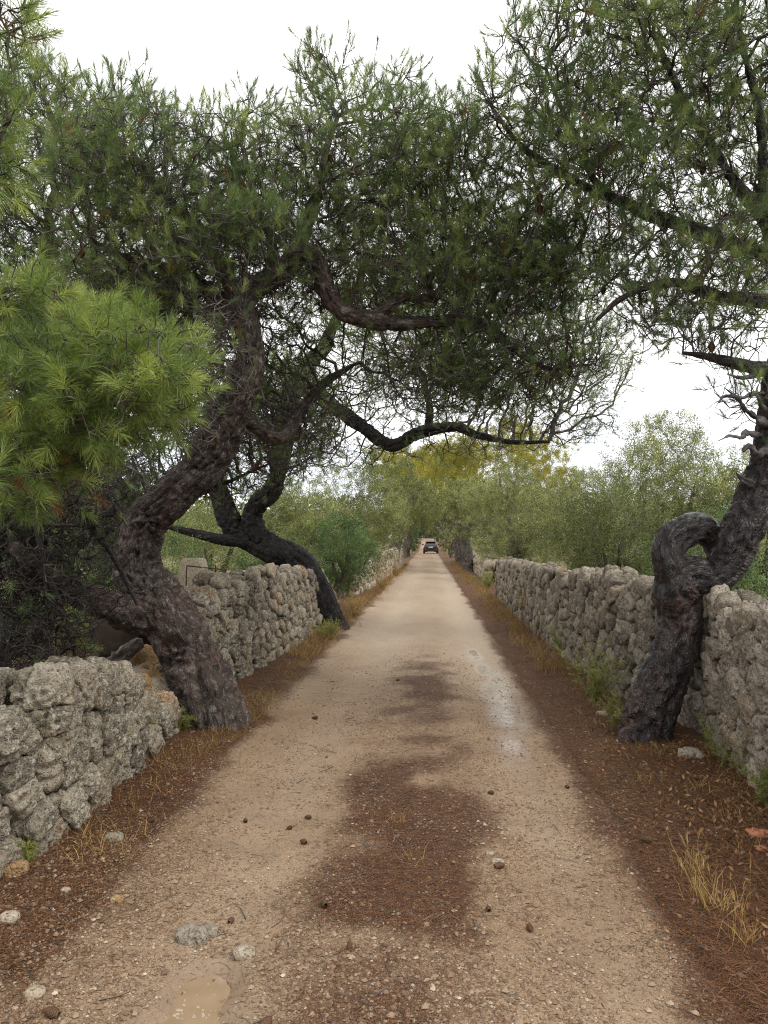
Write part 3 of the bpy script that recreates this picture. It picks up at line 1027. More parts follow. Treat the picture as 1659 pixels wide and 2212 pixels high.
def segs(mb, A, B, ra, rb, sides=5, tint=0.5):
    if not len(A):
        return
    T = nrm(B - A)
    ref = np.array([0.37, 0.85, 0.36])
    N = nrm(np.cross(T, ref))
    Bn = np.cross(T, N)
    th = np.linspace(0, 2 * np.pi, sides, endpoint=False)
    D = N[:, None] * np.cos(th)[None, :, None] + Bn[:, None] * np.sin(th)[None, :, None]
    v0 = (A - T * ra[:, None] * 0.3)[:, None] + D * ra[:, None, None]
    v1 = (B + T * rb[:, None] * 0.3)[:, None] + D * rb[:, None, None]
    V = np.concatenate([v0, v1], 1).reshape(-1, 3)
    k = np.arange(sides)
    q = np.stack([k, (k + 1) % sides, (k + 1) % sides + sides, k + sides], 1)
    F = (np.arange(len(A))[:, None, None] * 2 * sides + q[None]).reshape(-1, 4)
    mb.add(V, F, tint=tint)


def side_twigs(g, P, D, length, nseg, up=0.3, spread=0.9, bend=0.45):
    """crooked little twigs leaving points P along D; returns segment ends and the tips"""
    n = len(P)
    d = nrm(D + g.normal(0, spread, (n, 3)) + np.array([0, 0, up]))
    A, B, k = [], [], []
    p = P.copy()
    L = length * g.uniform(0.5, 1.3, (n, 1)) / nseg
    for s_ in range(nseg):
        d = nrm(d + g.normal(0, bend, (n, 3)) + np.array([0, 0, up * 0.5]))
        q = p + d * L
        A.append(p)
        B.append(q)
        k.append(np.full(n, s_))
        p = q
    return np.concatenate(A), np.concatenate(B), np.concatenate(k), p, d


def needles(mb, g, P, D, n=36, length=0.085, width=0.0022, shoot=0.09, amin=18, amax=62, tint=None, bend=False, upturn=0.0):
    m = len(P)
    if not m:
        return
    D = nrm(D)
    N = nrm(np.cross(D, np.array([0.37, 0.85, 0.36])))
    B = np.cross(D, N)
    t = g.uniform(0, 1, (m, n))
    ph = g.uniform(0, 2 * np.pi, (m, n))
    ang = np.radians(amax + (amin - amax) * t + g.normal(0, 7, (m, n)))
    ca, sa = np.cos(ang)[..., None], np.sin(ang)[..., None]
    rad = N[:, None] * np.cos(ph)[..., None] + B[:, None] * np.sin(ph)[..., None]
    dr = nrm(D[:, None] * ca + rad * sa + np.array([0, 0, upturn]))
    o = P[:, None] + D[:, None] * (t[..., None] * shoot)
    ln = length * g.uniform(0.7, 1.15, (m, n, 1)) * g.uniform(0.62, 1.22, (m, 1, 1))
    sd = nrm(np.cross(dr, g.normal(0, 1, (m, n, 3))))
    if tint is None:
        tint = g.uniform(0.1, 1, m)
    tt = np.clip(np.asarray(tint)[:, None] + g.normal(0, 0.09, (m, n)) * (np.asarray(tint)[:, None] > 0.07), 0, 1)
    tt = np.where(np.asarray(tint)[:, None] > 0.07, np.maximum(tt, 0.08), tt)
    k = np.arange(m * n)
    if not bend:
        V = np.stack([o - sd * width / 2, o + sd * width / 2, o + dr * ln], 2).reshape(-1, 3)
        mb.add(V, np.stack([3 * k, 3 * k + 1, 3 * k + 2], 1), tint=np.repeat(tt.ravel(), 3))
    else:
        mid = o + dr * ln * 0.55
        tipd = nrm(dr + np.array([0, 0, -0.22]) + g.normal(0, 0.08, dr.shape))
        tp = mid + tipd * ln * 0.45
        V = np.stack([o - sd * width / 2, o + sd * width / 2, mid + sd * width * 0.45, mid - sd * width * 0.45, tp], 2).reshape(-1, 3)
        mb.add(V, np.stack([5 * k, 5 * k + 1, 5 * k + 2, 5 * k + 3], 1), np.stack([5 * k + 3, 5 * k + 2, 5 * k + 4], 1), tint=np.repeat(tt.ravel(), 5))


def leaves(mb, g, P, D, n=14, length=0.05, width=0.014, shoot=0.22, tint=None, droop=0.0):
    m = len(P)
    if not m:
        return
    D = nrm(D)
    t = g.uniform(0, 1, (m, n, 1))
    o = P[:, None] + D[:, None] * (t * shoot) + g.normal(0, shoot * 0.14, (m, n, 3))
    dr = nrm(D[:, None] * 0.7 + g.normal(0, 0.75, (m, n, 3)) + np.array([0, 0, 0.15 - droop]))
    sd = nrm(np.cross(dr, g.normal(0, 1, (m, n, 3)) + np.array([0, 0, 0.0])))
    ln = length * g.uniform(0.65, 1.25, (m, n, 1))
    wd = width * g.uniform(0.7, 1.2, (m, n, 1))
    V = np.stack([o, o + dr * ln * 0.5 + sd * wd / 2, o + dr * ln, o + dr * ln * 0.5 - sd * wd / 2], 2).reshape(-1, 3)
    if tint is None:
        tint = g.uniform(0.15, 0.85, m)
    tt = np.clip(np.asarray(tint)[:, None] + g.normal(0, 0.14, (m, n)), 0, 1)
    k = np.arange(m * n) * 4
    mb.add(V, np.stack([k, k + 1, k + 2, k + 3], 1), tint=np.repeat(tt.ravel(), 4))


def blobs(g, lst):
    out = []
    for (x, y, Y, rx, ry, rY, n) in lst:
        c = at(x, y, Y)
        d = nrm(g.normal(0, 1, (n, 3))) * (g.uniform(0, 1, (n, 1)) ** (1 / 2.6))
        out.append(c + d * np.array([rx / FPX * Y, rY, ry / FPX * Y]))
    return np.concatenate(out)


CONE_V = None


def cone_mesh(mb, c, axis, L, W, seed=0):
    """a pine cone: whorls of thick scales round a core"""
    g = np.random.default_rng(seed)
    axis = nrm(np.asarray(axis, float))
    n = nrm(np.cross(axis, [0.3, 0.2, 0.9]))
    b = np.cross(axis, n)
    prof = lambda t: W / 2 * (np.sin(np.pi * (0.12 + 0.86 * t) ** 0.75) ** 0.8)
    rings, k = 9, 9
    th = np.linspace(0, 2 * np.pi, 12, endpoint=False)
    V = []
    for i in range(8):
        t = i / 7
        rr = max(prof(t) * 0.8, 0.0008)
        V.append(c + axis * L * (t - 0.5) + rr * (n[None] * np.cos(th)[:, None] + b[None] * np.sin(th)[:, None]))
    V = np.concatenate(V)
    i = np.arange(7)[:, None] * 12 + np.arange(12)[None]
    j = np.arange(7)[:, None] * 12 + ((np.arange(12) + 1) % 12)[None]
    mb.add(V, np.stack([i, j, j + 12, i + 12], 2).reshape(-1, 4))
    for i in range(rings):
        t = (i + 0.4) / rings
        for q in range(k):
            a = 2 * np.pi * (q + 0.5 * (i % 2)) / k
            rd = n * math.cos(a) + b * math.sin(a)
            tg = -n * math.sin(a) + b * math.cos(a)
            r1 = prof(t)
            o = c + axis * L * (t - 0.5)
            hw = r1 * 0.36 + 0.0006
            tip = o + rd * r1 * 1.14 + axis * L * 0.055
            dn = axis * L * 0.05
            V = np.array([o + rd * r1 * 0.7 + tg * hw - dn, o + rd * r1 * 0.7 - tg * hw - dn, tip - tg * hw * 0.8, tip + tg * hw * 0.8,
                          o + rd * r1 * 0.7 + tg * hw + dn * 0.5, o + rd * r1 * 0.7 - tg * hw + dn * 0.5])
            mb.add(V, np.array([[0, 1, 2, 3], [3, 2, 5, 4]]))


def pine(label, base, trunk, limbs, bl, seed, bark='bark', D=0.10, di=0.9, dk=0.13, tuft_p=None, extra=2.2, bare=0.0, nn=62, nl=0.09, nw=0.0027,
         jit=0.3, trop=(0, 0, 0.12), group=None, cones=0, wig=0.042, flare=0.35, needle='needle', sides=64, ds=0.016, tw=0.16, loop=None,
         tufts_per=1.0, stubs=(), frm=0.45, r0=0.0042, rmax=0.045, brown=0.02, maxn=14000, amin=18, amax=62, bend=False, tint_f=None, shoot=0.09, up=0.45, clump=2.4, cfl=0.22, twig='twig', trough=1.0):
    g = np.random.default_rng(seed)
    e_ = empty('pine_tree', base, label, 'pine tree', group)
    sk = Skel(seed)
    mb = MB()
    P, r = trace(trunk) if not isinstance(trunk, tuple) else trunk
    limb_tube(mb, P, r, ds, sides, seed, trough, flare, base[2])
    if loop is not None:
        LP, lr = trace(loop)
        limb_tube(mb, LP, lr, ds, 48, seed + 5, trough)
    mb.build('trunk', MAT[bark], e_, bk=True)
    sk.limb(P, r, D, frm)
    for k, lm in enumerate(limbs):
        mb = MB()
        P, r = trace(lm) if not isinstance(lm, tuple) else lm
        limb_tube(mb, P, r, ds, 36, seed + 20 + k, 1.0)
        mb.build('limb', MAT[bark], e_, bk=True)
        sk.limb(P, r, D)
    if stubs:
        for k, lm in enumerate(stubs):
            mb = MB()
            P, r = trace(lm)
            P = P + np.random.default_rng(seed + k).normal(0, 0.012, P.shape)
            limb_tube(mb, P, r, ds * 0.5, 14, seed + 60 + k, 2.2)
            o = mb.build('dead_branch', MAT['deadwood'], e_, bk=True)
    A = blobs(g, bl)
    sk.grow(A, D, di, dk, trop=trop, jit=jit, maxn=maxn)
    sk.finish(r0, wig=wig, rmax=rmax)
    br = MB()
    sk.tubes(br, 5)
    free = ~sk.fix
    tp = (lambda p: np.full(len(p), 1.0)) if tuft_p is None else tuft_p
    if clump:
        tp0 = tp
        tp = lambda p: tp0(p) * (cfl + (1 - cfl) * sst(-0.45, 0.10, vn(p * clump, seed + 5)))
    tips = np.where(sk.tip)[0]
    small = np.where(free & (sk.r < 0.012))[0]
    # dead, bare side twigs and living ones
    if bare:
        m = np.where(free & (sk.r < 0.03))[0]
        q = m[g.uniform(size=len(m)) < bare * (1.2 - tp(sk.P[m]))]
        q = np.concatenate([q, q])
        a, b, s_, tp_, d_ = side_twigs(g, sk.P[q], sk.dir[q] * 0.4, tw * 1.3, 3, up=-0.1, spread=1.0, bend=0.6)
        rr = np.array([0.0034, 0.0027, 0.002])[s_]
        segs(br, a, b, rr, rr * 0.85, 4)
    q = np.concatenate([small[g.uniform(size=len(small)) < (extra - k_) * tp(sk.P[small])] for k_ in range(int(math.ceil(extra)))])
    a, b, s_, tipP, tipD = side_twigs(g, sk.P[q], sk.dir[q], tw, 2, up=up)
    rr = np.array([0.0034, 0.0028])[s_]
    segs(br, a, b, rr, rr * 0.9, 4)
    br.build('branches', MAT[twig], e_)
    tm = tips[g.uniform(size=len(tips)) < tp(sk.P[tips])]
    TP = np.concatenate([sk.P[tm], tipP])
    TD = np.concatenate([nrm(sk.dir[tm] + np.array([0, 0, up * 0.8])), nrm(tipD + np.array([0, 0, up * 0.8]))])
    fo_ = MB()
    zz = TP[:, 2]
    tint = np.clip(0.20 + 0.55 * (fbm(TP * 1.7, 2, seed) * 0.5 + 0.5) + g.normal(0, 0.19, len(TP)), 0.09, 1) if tint_f is None else tint_f(TP, g)
    tint = np.where(g.uniform(size=len(TP)) < brown, 0.02, tint)
    needles(fo_, g, TP - TD * 0.02, TD, nn, nl, nw, shoot, amin, amax, tint, bend)
    fo_.build('foliage', MAT[needle], e_)
    # the shoots under the needles
    if cones:
        q = g.choice(small, cones, replace=False)
        for k in q:
            cm = MB()
            cone_mesh(cm, sk.P[k] - np.array([0, 0, 0.04]), [g.normal(0, .3), g.normal(0, .3), -1], 0.085, 0.045, int(k))
            cm.build('cone', MAT['cone'], e_)
    print('pine', seed, 'nodes', len(sk.P), 'tufts', len(TP))
    return e_


def hi(lo, hi_, bottom=0.15):
    """more living shoots towards the top of the crown, bare wood below"""
    return lambda p: bottom + (1 - bottom) * sst(lo, hi_, p[:, 2] + 0.35 * vn(p * 2.1, 77))


# ------------------------------------------------------------------ the big twisted pine on the left
b = gnd(465, 1575)
pine('large twisted pine at left with kinked grey trunk and arching limb', (b[0], b[1], z1(b[0], b[1])),
     [(472, 1625, 6.05, 126), (455, 1540, 6.08, 122), (424, 1450, 6.2, 120), (390, 1365, 6.3, 116), (345, 1295, 6.4, 108), (308, 1235, 6.45, 98), (303, 1180, 6.45, 84), (325, 1120, 6.45, 76),
      (372, 1070, 6.4, 76), (433, 1010, 6.4, 82), (480, 930, 6.4, 84), (513, 855, 6.4, 70), (538, 775, 6.45, 54), (535, 700, 6.5, 48), (522, 645, 6.55, 40)],
     [[(505, 690, 6.5, 40), (525, 655, 6.5, 46), (562, 615, 6.55, 46), (610, 588, 6.6, 44), (652, 545, 6.65, 42), (686, 572, 6.7, 40), (706, 622, 6.75, 38), (728, 660, 6.8, 36), (775, 685, 6.85, 33),
       (850, 697, 6.95, 30), (930, 694, 7.0, 27), (1004, 692, 7.05, 23), (1070, 722, 7.1, 17), (1130, 768, 7.1, 13), (1190, 797, 7.1, 8), (1240, 790, 7.1, 5)],
      [(645, 560, 6.68, 30), (662, 480, 6.8, 25), (690, 400, 6.9, 19), (705, 320, 7.0, 13), (730, 250, 7.0, 9)],
      [(525, 670, 6.55, 38), (470, 560, 6.5, 29), (405, 480, 6.4, 23), (335, 400, 6.3, 16), (285, 330, 6.2, 10)],
      [(537, 730, 6.5, 40), (470, 640, 6.6, 30), (390, 590, 6.6, 22), (280, 560, 6.5, 14), (200, 520, 6.4, 9)],
      [(395, 1370, 6.3, 70), (345, 1335, 6.3, 82), (282, 1318, 6.1, 72), (215, 1303, 5.8, 60), (150, 1275, 5.5, 50), (90, 1235, 5.2, 42), (25, 1180, 5.0, 36)],
      [(510, 890, 6.4, 44), (560, 925, 6.7, 32), (610, 945, 7.1, 26), (650, 890, 7.5, 22), (700, 830, 7.7, 18), (760, 790, 7.9, 11)],
      [(800, 690, 6.9, 22), (880, 640, 6.9, 20), (935, 655, 7.0, 16), (930, 600, 7, 12), (1000, 540, 7.1, 9)],
      [(590, 600, 6.6, 26), (580, 500, 6.7, 20), (520, 400, 6.8, 15), (500, 320, 6.8, 9)]],
     [(300, 385, 6.2, 200, 150, 0.75, 850), (550, 400, 6.8, 230, 140, 0.8, 1000), (800, 390, 7.0, 190, 165, 0.8, 950), (430, 560, 6.6, 290, 150, 0.9, 2100), (850, 560, 7.2, 230, 150, 0.8, 1200),
      (1050, 600, 7.2, 210, 150, 0.75, 700), (1160, 770, 7.2, 160, 70, 0.6, 420), (695, 190, 7.0, 70, 85, 0.4, 90), (850, 225, 7.0, 80, 80, 0.4, 90), (280, 235, 6.3, 90, 60, 0.4, 70), (965, 390, 7.0, 90, 170, 0.5, 350), (430, 790, 7.0, 130, 190, 0.6, 1300), (590, 760, 7.6, 130, 150, 0.6, 1000), (640, 900, 7.8, 130, 110, 0.5, 900), (1000, 810, 7.5, 250, 90, 0.7, 1300), (400, 660, 7.4, 220, 110, 0.7, 1500), (470, 760, 6.0, 90, 130, 0.25, 700), (420, 900, 6.0, 70, 90, 0.25, 400), (230, 1090, 6.9, 130, 160, 0.5, 700)],
     101, flare=0.14, tuft_p=lambda p: np.clip(hi(3.7, 4.6, 0.10)(p) + 0.55 * sst(-0.4, 0.6, p[:, 0]), 0, 1), bare=0.9, cones=24, dk=0.105, maxn=20000, brown=0.02, extra=2.8, amin=12, amax=50, r0=0.0046)

# ------------------------------------------------------------------ second pine, farther along the left verge
b = gnd(712, 1350)
pine('smaller dark pine leaning over the left wall, its low limb reaching across the track', (b[0], b[1], z1(b[0], b[1])),
     [(714, 1385, 13.0, 70), (700, 1320, 13.1, 58), (680, 1255, 13.2, 55), (637, 1208, 13.3, 58), (582, 1182, 13.4, 61), (535, 1156, 13.5, 58), (500, 1130, 13.5, 48), (478, 1080, 13.5, 39), (468, 1020, 13.5, 32),
      (482, 960, 13.5, 26), (520, 900, 13.5, 20)],
     [[(560, 1165, 13.4, 50), (548, 1120, 13.35, 46), (560, 1085, 13.3, 41), (585, 1058, 13.2, 38), (602, 1010, 13.1, 37), (615, 955, 13.0, 38), (622, 880, 12.9, 36), (650, 815, 12.8, 33), (680, 772, 12.7, 30),
       (700, 750, 12.7, 25), (725, 690, 12.8, 20), (770, 620, 12.9, 15), (800, 540, 13, 10)],
      [(640, 835, 12.8, 32), (690, 850, 12.5, 28), (725, 882, 12.3, 27), (780, 920, 12.1, 26), (830, 957, 12.0, 27), (862, 960, 11.9, 26), (905, 935, 11.8, 25), (979, 922, 11.7, 21), (1030, 940, 11.6, 15),
       (1105, 955, 11.6, 10), (1185, 955, 11.6, 6)],
      [(925, 930, 11.8, 17), (928, 880, 11.8, 14), (915, 830, 11.9, 12), (900, 780, 12, 8)],
      [(560, 1170, 13.4, 30), (480, 1165, 13.3, 22), (410, 1150, 13.2, 16), (350, 1135, 13, 10)]],
     [(850, 800, 12.2, 190, 140, 1.4, 1200), (1060, 840, 12, 230, 110, 1.4, 1400), (1225, 905, 11.8, 115, 60, 0.8, 450), (1240, 800, 12, 150, 90, 1.0, 600), (900, 620, 13, 270, 190, 1.8, 1700), (1150, 680, 12.5, 190, 140, 1.3, 900),
      (620, 900, 13, 130, 130, 1.3, 900), (520, 1000, 13.6, 90, 120, 0.8, 600), (720, 985, 12.4, 150, 45, 0.9, 380), (1000, 965, 11.8, 170, 30, 0.8, 160), (600, 1020, 13.5, 60, 60, 1.0, 120)],
     202, flare=0.18, cfl=0.45, wig=0.035, jit=0.2, bark='bark_grey', D=0.14, di=1.6, dk=0.19, extra=2.8, tuft_p=lambda p: 0.32 + 0.68 * np.clip(sst(4.3, 6.2, p[:, 2]) + sst(1.3, 2.9, p[:, 0]), 0, 1), bare=0.55, nn=38, nl=0.10, nw=0.0036, ds=0.025, sides=48, tw=0.22, r0=0.0068,
     shoot=0.12, up=0.2, trop=(0.03, 0, 0.02))

# ------------------------------------------------------------------ the pine on the right with the knotted trunk
b = gnd(1392, 1592)
pine('pine on the right with a looped knot in its leaning trunk against the wall', (b[0], b[1], z1(b[0], b[1])),
     [(1387, 1635, 5.85, 98), (1400, 1565, 5.88, 94), (1432, 1480, 5.9, 90), (1456, 1400, 5.92, 86), (1465, 1330, 5.95, 84), (1462, 1275, 5.95, 100), (1490, 1245, 5.95, 88), (1535, 1243, 5.95, 74), (1572, 1212, 5.95, 76),
      (1597, 1146, 5.95, 82), (1630, 1070, 6.0, 78), (1662, 1000, 6.0, 70), (1672, 920, 6.0, 62), (1674, 850, 6.0, 56), (1690, 770, 6.0, 52), (1702, 690, 6.0, 46), (1690, 600, 6.0, 38), (1665, 500, 6.0, 28), (1640, 400, 6, 18)],
     [[(1695, 790, 6.0, 34), (1640, 795, 5.95, 27), (1580, 782, 5.9, 20), (1525, 770, 5.9, 13), (1475, 762, 5.9, 7)],
      [(1685, 570, 6.0, 36), (1560, 520, 6.1, 30), (1420, 470, 6.3, 26), (1330, 430, 6.4, 22), (1254, 395, 6.5, 18), (1150, 335, 6.6, 14), (1100, 285, 6.6, 10), (1050, 215, 6.7, 6)],
      [(1330, 430, 6.4, 20), (1280, 380, 6.4, 15), (1255, 310, 6.4, 13), (1215, 240, 6.4, 9), (1180, 150, 6.4, 6)],
      [(1665, 490, 6.0, 26), (1560, 350, 6.0, 20), (1480, 220, 6.0, 14), (1420, 90, 6.0, 9)],
      [(1695, 650, 6.0, 34), (1560, 640, 5.9, 24), (1450, 610, 5.9, 18), (1350, 640, 5.9, 12), (1290, 690, 5.9, 7)],
      [(1650, 430, 6.0, 20), (1640, 250, 5.9, 16), (1600, 80, 5.9, 12), (1590, -60, 5.9, 8)]],
     [(1140, 290, 6.6, 160, 180, 0.9, 650), (1300, 180, 6.4, 210, 180, 1.1, 1000), (1520, 120, 6.0, 230, 220, 1.2, 1200), (1720, 300, 5.8, 150, 300, 1.2, 500), (1400, 420, 6.4, 300, 150, 1.1, 1100),
      (1560, 600, 6.0, 220, 110, 0.9, 700), (1560, 725, 5.9, 110, 70, 0.5, 350), (1450, 690, 6.0, 120, 60, 0.5, 300), (1240, 560, 7.0, 200, 120, 0.9, 550), (1290, -40, 6.2, 200, 90, 1, 300), (1600, 860, 5.9, 60, 60, .4, 30)],
     303, trough=0.62, bark='bark_warm', tuft_p=hi(3.0, 4.2, 0.42), bare=0.4, cones=26, dk=0.125, brown=0.025, flare=0.12, extra=2.15, amin=12, amax=52,
     loop=[(1466, 1360, 5.95, 40), (1456, 1290, 5.93, 54), (1445, 1220, 5.88, 60), (1448, 1178, 5.92, 66), (1478, 1148, 6.0, 66), (1512, 1138, 6.08, 60), (1535, 1158, 6.1, 48), (1547, 1190, 6.08, 42), (1560, 1235, 6.0, 40)],
     stubs=[[(1668, 925, 6.0, 20), (1632, 908, 5.85, 15), (1612, 880, 5.75, 11), (1588, 862, 5.7, 9), (1566, 862, 5.66, 6), (1552, 874, 5.65, 2)],
            [(1668, 900, 6.0, 12), (1645, 872, 5.9, 8), (1634, 850, 5.9, 4), (1640, 824, 5.9, 1.5)],
            [(1668, 965, 6.0, 22), (1640, 976, 5.8, 15), (1622, 968, 5.7, 11), (1606, 976, 5.7, 7)],
            [(1664, 945, 6.0, 20), (1625, 930, 5.8, 12), (1598, 946, 5.7, 8), (1575, 940, 5.7, 5), (1558, 950, 5.6, 2)],
            [(1668, 850, 6, 14), (1630, 846, 5.9, 8), (1596, 850, 5.8, 5), (1560, 836, 5.8, 2)],
            [(1640, 1050, 5.95, 20), (1604, 1038, 5.85, 11), (1592, 1020, 5.8, 3)],
            [(1655, 800, 6, 12), (1610, 818, 5.9, 7), (1570, 812, 5.8, 3)]])

# ------------------------------------------------------------------ near pine: its boughs hang in from the left
tb = (-3.0, 3.1)
T0 = np.array([-3.0, 3.1, z1(*tb)])
tr = (np.array([T0 + [0, 0, -0.1], T0 + [0.05, 0, 0.6], T0 + [-0.02, 0.05, 1.4], T0 + [0.1, 0, 2.3], T0 + [0.2, -0.1, 3.2], T0 + [0.3, -0.2, 4.2]]), np.array([0.17, 0.14, 0.125, 0.11, 0.09, 0.05]))
l1 = (np.array([T0 + [0, 0, 1.5], T0 + [0.5, 0.0, 1.9], at(20, 880, 3.2), at(130, 850, 3.15), at(240, 810, 3.1)]), np.array([0.055, 0.045, 0.03, 0.02, 0.010]))
l2 = (np.array([T0 + [0.1, 0, 2.2], T0 + [0.6, 0.1, 2.4], at(-60, 640, 3.3), at(60, 620, 3.3)]), np.array([0.05, 0.04, 0.022, 0.010]))
l3 = (np.array([T0 + [0.2, -0.1, 3.0], T0 + [0.6, -0.2, 3.2], at(-60, 330, 2.6), at(20, 260, 2.6)]), np.array([0.05, 0.04, 0.02, 0.008]))
l4 = (np.array([T0 + [0.0, 0, 1.0], T0 + [0.5, 0.1, 1.3], at(20, 1010, 3.1), at(120, 1040, 3.05)]), np.array([0.05, 0.035, 0.02, 0.008]))
pine('near pine at the left edge with bright green tufted boughs hanging into view', T0, tr, [l1, l2, l3, l4],
     [(255, 810, 3.1, 165, 160, 0.30, 420), (110, 890, 3.2, 150, 190, 0.36, 380), (60, 670, 3.4, 130, 80, 0.4, 230), (-15, 300, 2.6, 38, 180, 0.2, 50), (10, 20, 2.6, 85, 45, 0.22, 50), (150, 690, 3.6, 110, 45, 0.4, 90),
      (50, 1060, 3.1, 100, 70, 0.3, 90), (340, 820, 3.05, 85, 85, .25, 110), (-160, 780, 3.3, 170, 260, 0.4, 260), (-200, 380, 2.8, 140, 200, 0.3, 120)],
     404, clump=5.0, cfl=0.5, D=0.055, di=0.9, dk=0.062, nn=66, nl=0.084, nw=0.0018, bend=True, needle='needle_near', tw=0.09, extra=1.5, ds=0.02, sides=40, frm=0.3, r0=0.0022, rmax=0.02, amin=12, amax=72, shoot=0.062,
     brown=0.03, up=0.12, wig=0.03, bare=0.25, flare=0.2, tint_f=lambda P, g: np.clip(0.46 + 0.25 * fbm(P * 4, 2, 3) + g.normal(0, 0.2, len(P)), 0.1, 1))

# ------------------------------------------------------------------ pine behind the left wall
tb = (-5.0, 8.6)
T0 = np.array([-5.0, 8.6, z1(*tb)])
tr = (np.array([T0 + [0, 0, -0.1], T0 + [0.15, 0, 0.8], T0 + [0.1, 0.05, 1.8], T0 + [0.3, 0, 3.0], T0 + [0.4, -0.1, 4.2], T0 + [0.5, -0.2, 5.2]]), np.array([0.19, 0.16, 0.14, 0.12, 0.09, 0.05]))
pine('pine standing behind the low wall, its crown filling the upper left', T0, tr,
     [(np.array([T0 + [0.1, 0, 1.6], T0 + [0.7, -0.2, 2.4], T0 + [1.4, -0.4, 3.0]]), np.array([0.06, 0.05, 0.02])),
      (np.array([T0 + [0.3, 0, 3.0], T0 + [0.8, -0.3, 3.6], T0 + [1.2, -0.4, 4.6]]), np.array([0.06, 0.045, 0.02])),
      (np.array([T0 + [0.1, 0, 1.0], T0 + [0.8, -0.2, 1.3], T0 + [1.6, -0.4, 1.6], T0 + [2.3, -0.2, 1.9], T0 + [3.1, 0.1, 2.3]]), np.array([0.05, 0.045, 0.035, 0.028, 0.012]))],
     [(120, 300, 8, 150, 140, 1.1, 800), (50, 480, 8, 170, 150, 1.1, 800), (250, 700, 8.2, 180, 150, 0.9, 1100), (200, 950, 7.9, 200, 170, 0.8, 1200), (350, 960, 8.2, 120, 140, .7, 700), (480, 940, 8.6, 130, 160, 0.6, 1500), (610, 910, 9.0, 120, 140, 0.6, 1300), (60, 750, 8, 150, 150, 1, 800)],
     505, bark='bark_grey', D=0.11, di=1.4, dk=0.108, tuft_p=hi(3.0, 4.0, 0.14), extra=3.0, bare=1.1, nn=44, nl=0.09, nw=0.0031, ds=0.03, sides=36, cones=8, r0=0.005, amin=12, amax=55)

# half dead young pine: a dark curtain of twigs behind the low wall
tb = (-3.25, 5.3)
T0 = np.array([-3.25, 5.3, z1(*tb)])
tr = (np.array([T0 + [0, 0, -0.1], T0 + [0.03, 0, 0.5], T0 + [-0.04, 0.05, 1.1], T0 + [0.1, 0, 1.7], T0 + [0.15, -0.1, 2.3]]), np.array([0.085, 0.07, 0.065, 0.05, 0.03]))
lims = []
for (ax, ay, ah, bx_, bz) in ((0.25, -0.1, 1.5, 0.75, 0.55), (0.2, -0.35, 1.3, 0.45, 0.35), (0.4, 0.2, 1.7, 1.0, 0.9), (-0.1, -0.3, 1.4, 0.1, 0.3), (0.3, -0.2, 1.9, 0.6, 1.0), (0.05, -0.5, 1.2, 0.3, 0.15)):
    lims.append((np.array([T0 + [0.0, 0, ah - 0.25], T0 + [ax, ay, ah], T0 + [(ax + bx_) * 0.55, ay * 1.3, (ah + bz) * 0.52], T0 + [bx_, ay * 1.5, bz]]), np.array([0.035, 0.03, 0.022, 0.009])))
pine('dark half dead young pine with a curtain of drooping twigs behind the low wall', T0, tr, lims,
     [(70, 1230, 5.2, 120, 140, 0.4, 2000), (60, 1400, 5.0, 110, 100, 0.35, 1400), (150, 1330, 5.2, 60, 110, 0.3, 800), (110, 1080, 5.3, 170, 120, 0.4, 1600), (10, 1440, 5, 60, 60, .3, 350)],
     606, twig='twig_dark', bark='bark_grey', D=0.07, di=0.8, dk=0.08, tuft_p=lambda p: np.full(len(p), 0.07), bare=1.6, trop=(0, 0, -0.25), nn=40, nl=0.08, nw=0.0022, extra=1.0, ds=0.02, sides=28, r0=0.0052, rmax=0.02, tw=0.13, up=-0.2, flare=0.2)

#@@background
# ------------------------------------------------------------------ broad-leaved trees and bushes
def broadleaf(name, label, cat, base, trunks, bl, seed, leaf='olive', n=16, ll=0.06, lw=0.017, shoot=0.28, D=0.2, di=1.6, dk=0.26, bark='bark_olive', twig='olive_twig', group=None, extra=1.0,
              per=1, sides=20, tint_f=None, droop=0.0, r0=0.004, wig=0.06, up=0.5, crown='crown', maxn=9000):
    g = np.random.default_rng(seed)
    base = np.array(base, float)
    e_ = empty(name, base, label, cat, group)
    sk = Skel(seed)
    for k, (pts, rad) in enumerate(trunks):
        P = np.array([base + np.array(p) for p in pts])
        mb = MB()
        limb_tube(mb, P, rad, 0.06, sides, seed + k, 1.0, 0.25 if k == 0 else 0.0, base[2])
        mb.build('trunk' if k == 0 else 'limb', MAT[bark], e_, bk=True)
        sk.limb(P, rad, D, 0.35)
    A = blobs(g, bl)
    sk.grow(A, D, di, dk, trop=(0, 0, 0.15), jit=0.3, maxn=maxn)
    sk.finish(r0, wig=wig, rmax=0.05)
    lf = MB()
    sk.tubes(lf, 4)
    lf.cur = 1
    m = np.where(~sk.fix & (sk.r < 0.02))[0]
    tips = np.where(sk.tip)[0]
    q = np.concatenate([np.repeat(tips, 2 * per), m[g.uniform(size=len(m)) < extra], m[g.uniform(size=len(m)) < extra - 1]])
    q = q[g.uniform(size=len(q)) < 0.22 + 1.0 * sst(-0.45, 0.12, vn(sk.P[q] * (10.0 / (4 + base[1] * 0.2)), seed))]
    P = sk.P[q] + g.normal(0, 0.05, (len(q), 3))
    Dd = nrm(sk.dir[q] + g.normal(0, 0.6, (len(q), 3)) + np.array([0, 0, up]))
    t = np.clip(0.45 + 0.22 * fbm(P * 1.3, 2, seed) + g.normal(0, 0.23, len(P)), 0.02, 1) if tint_f is None else tint_f(P, g)
    leaves(lf, g, P, Dd, n, ll, lw, shoot, t, droop)
    lf.build(crown, [MAT[twig], MAT[leaf]], e_, smooth=False)
    print('broadleaf', seed, len(sk.P), len(q))
    return e_


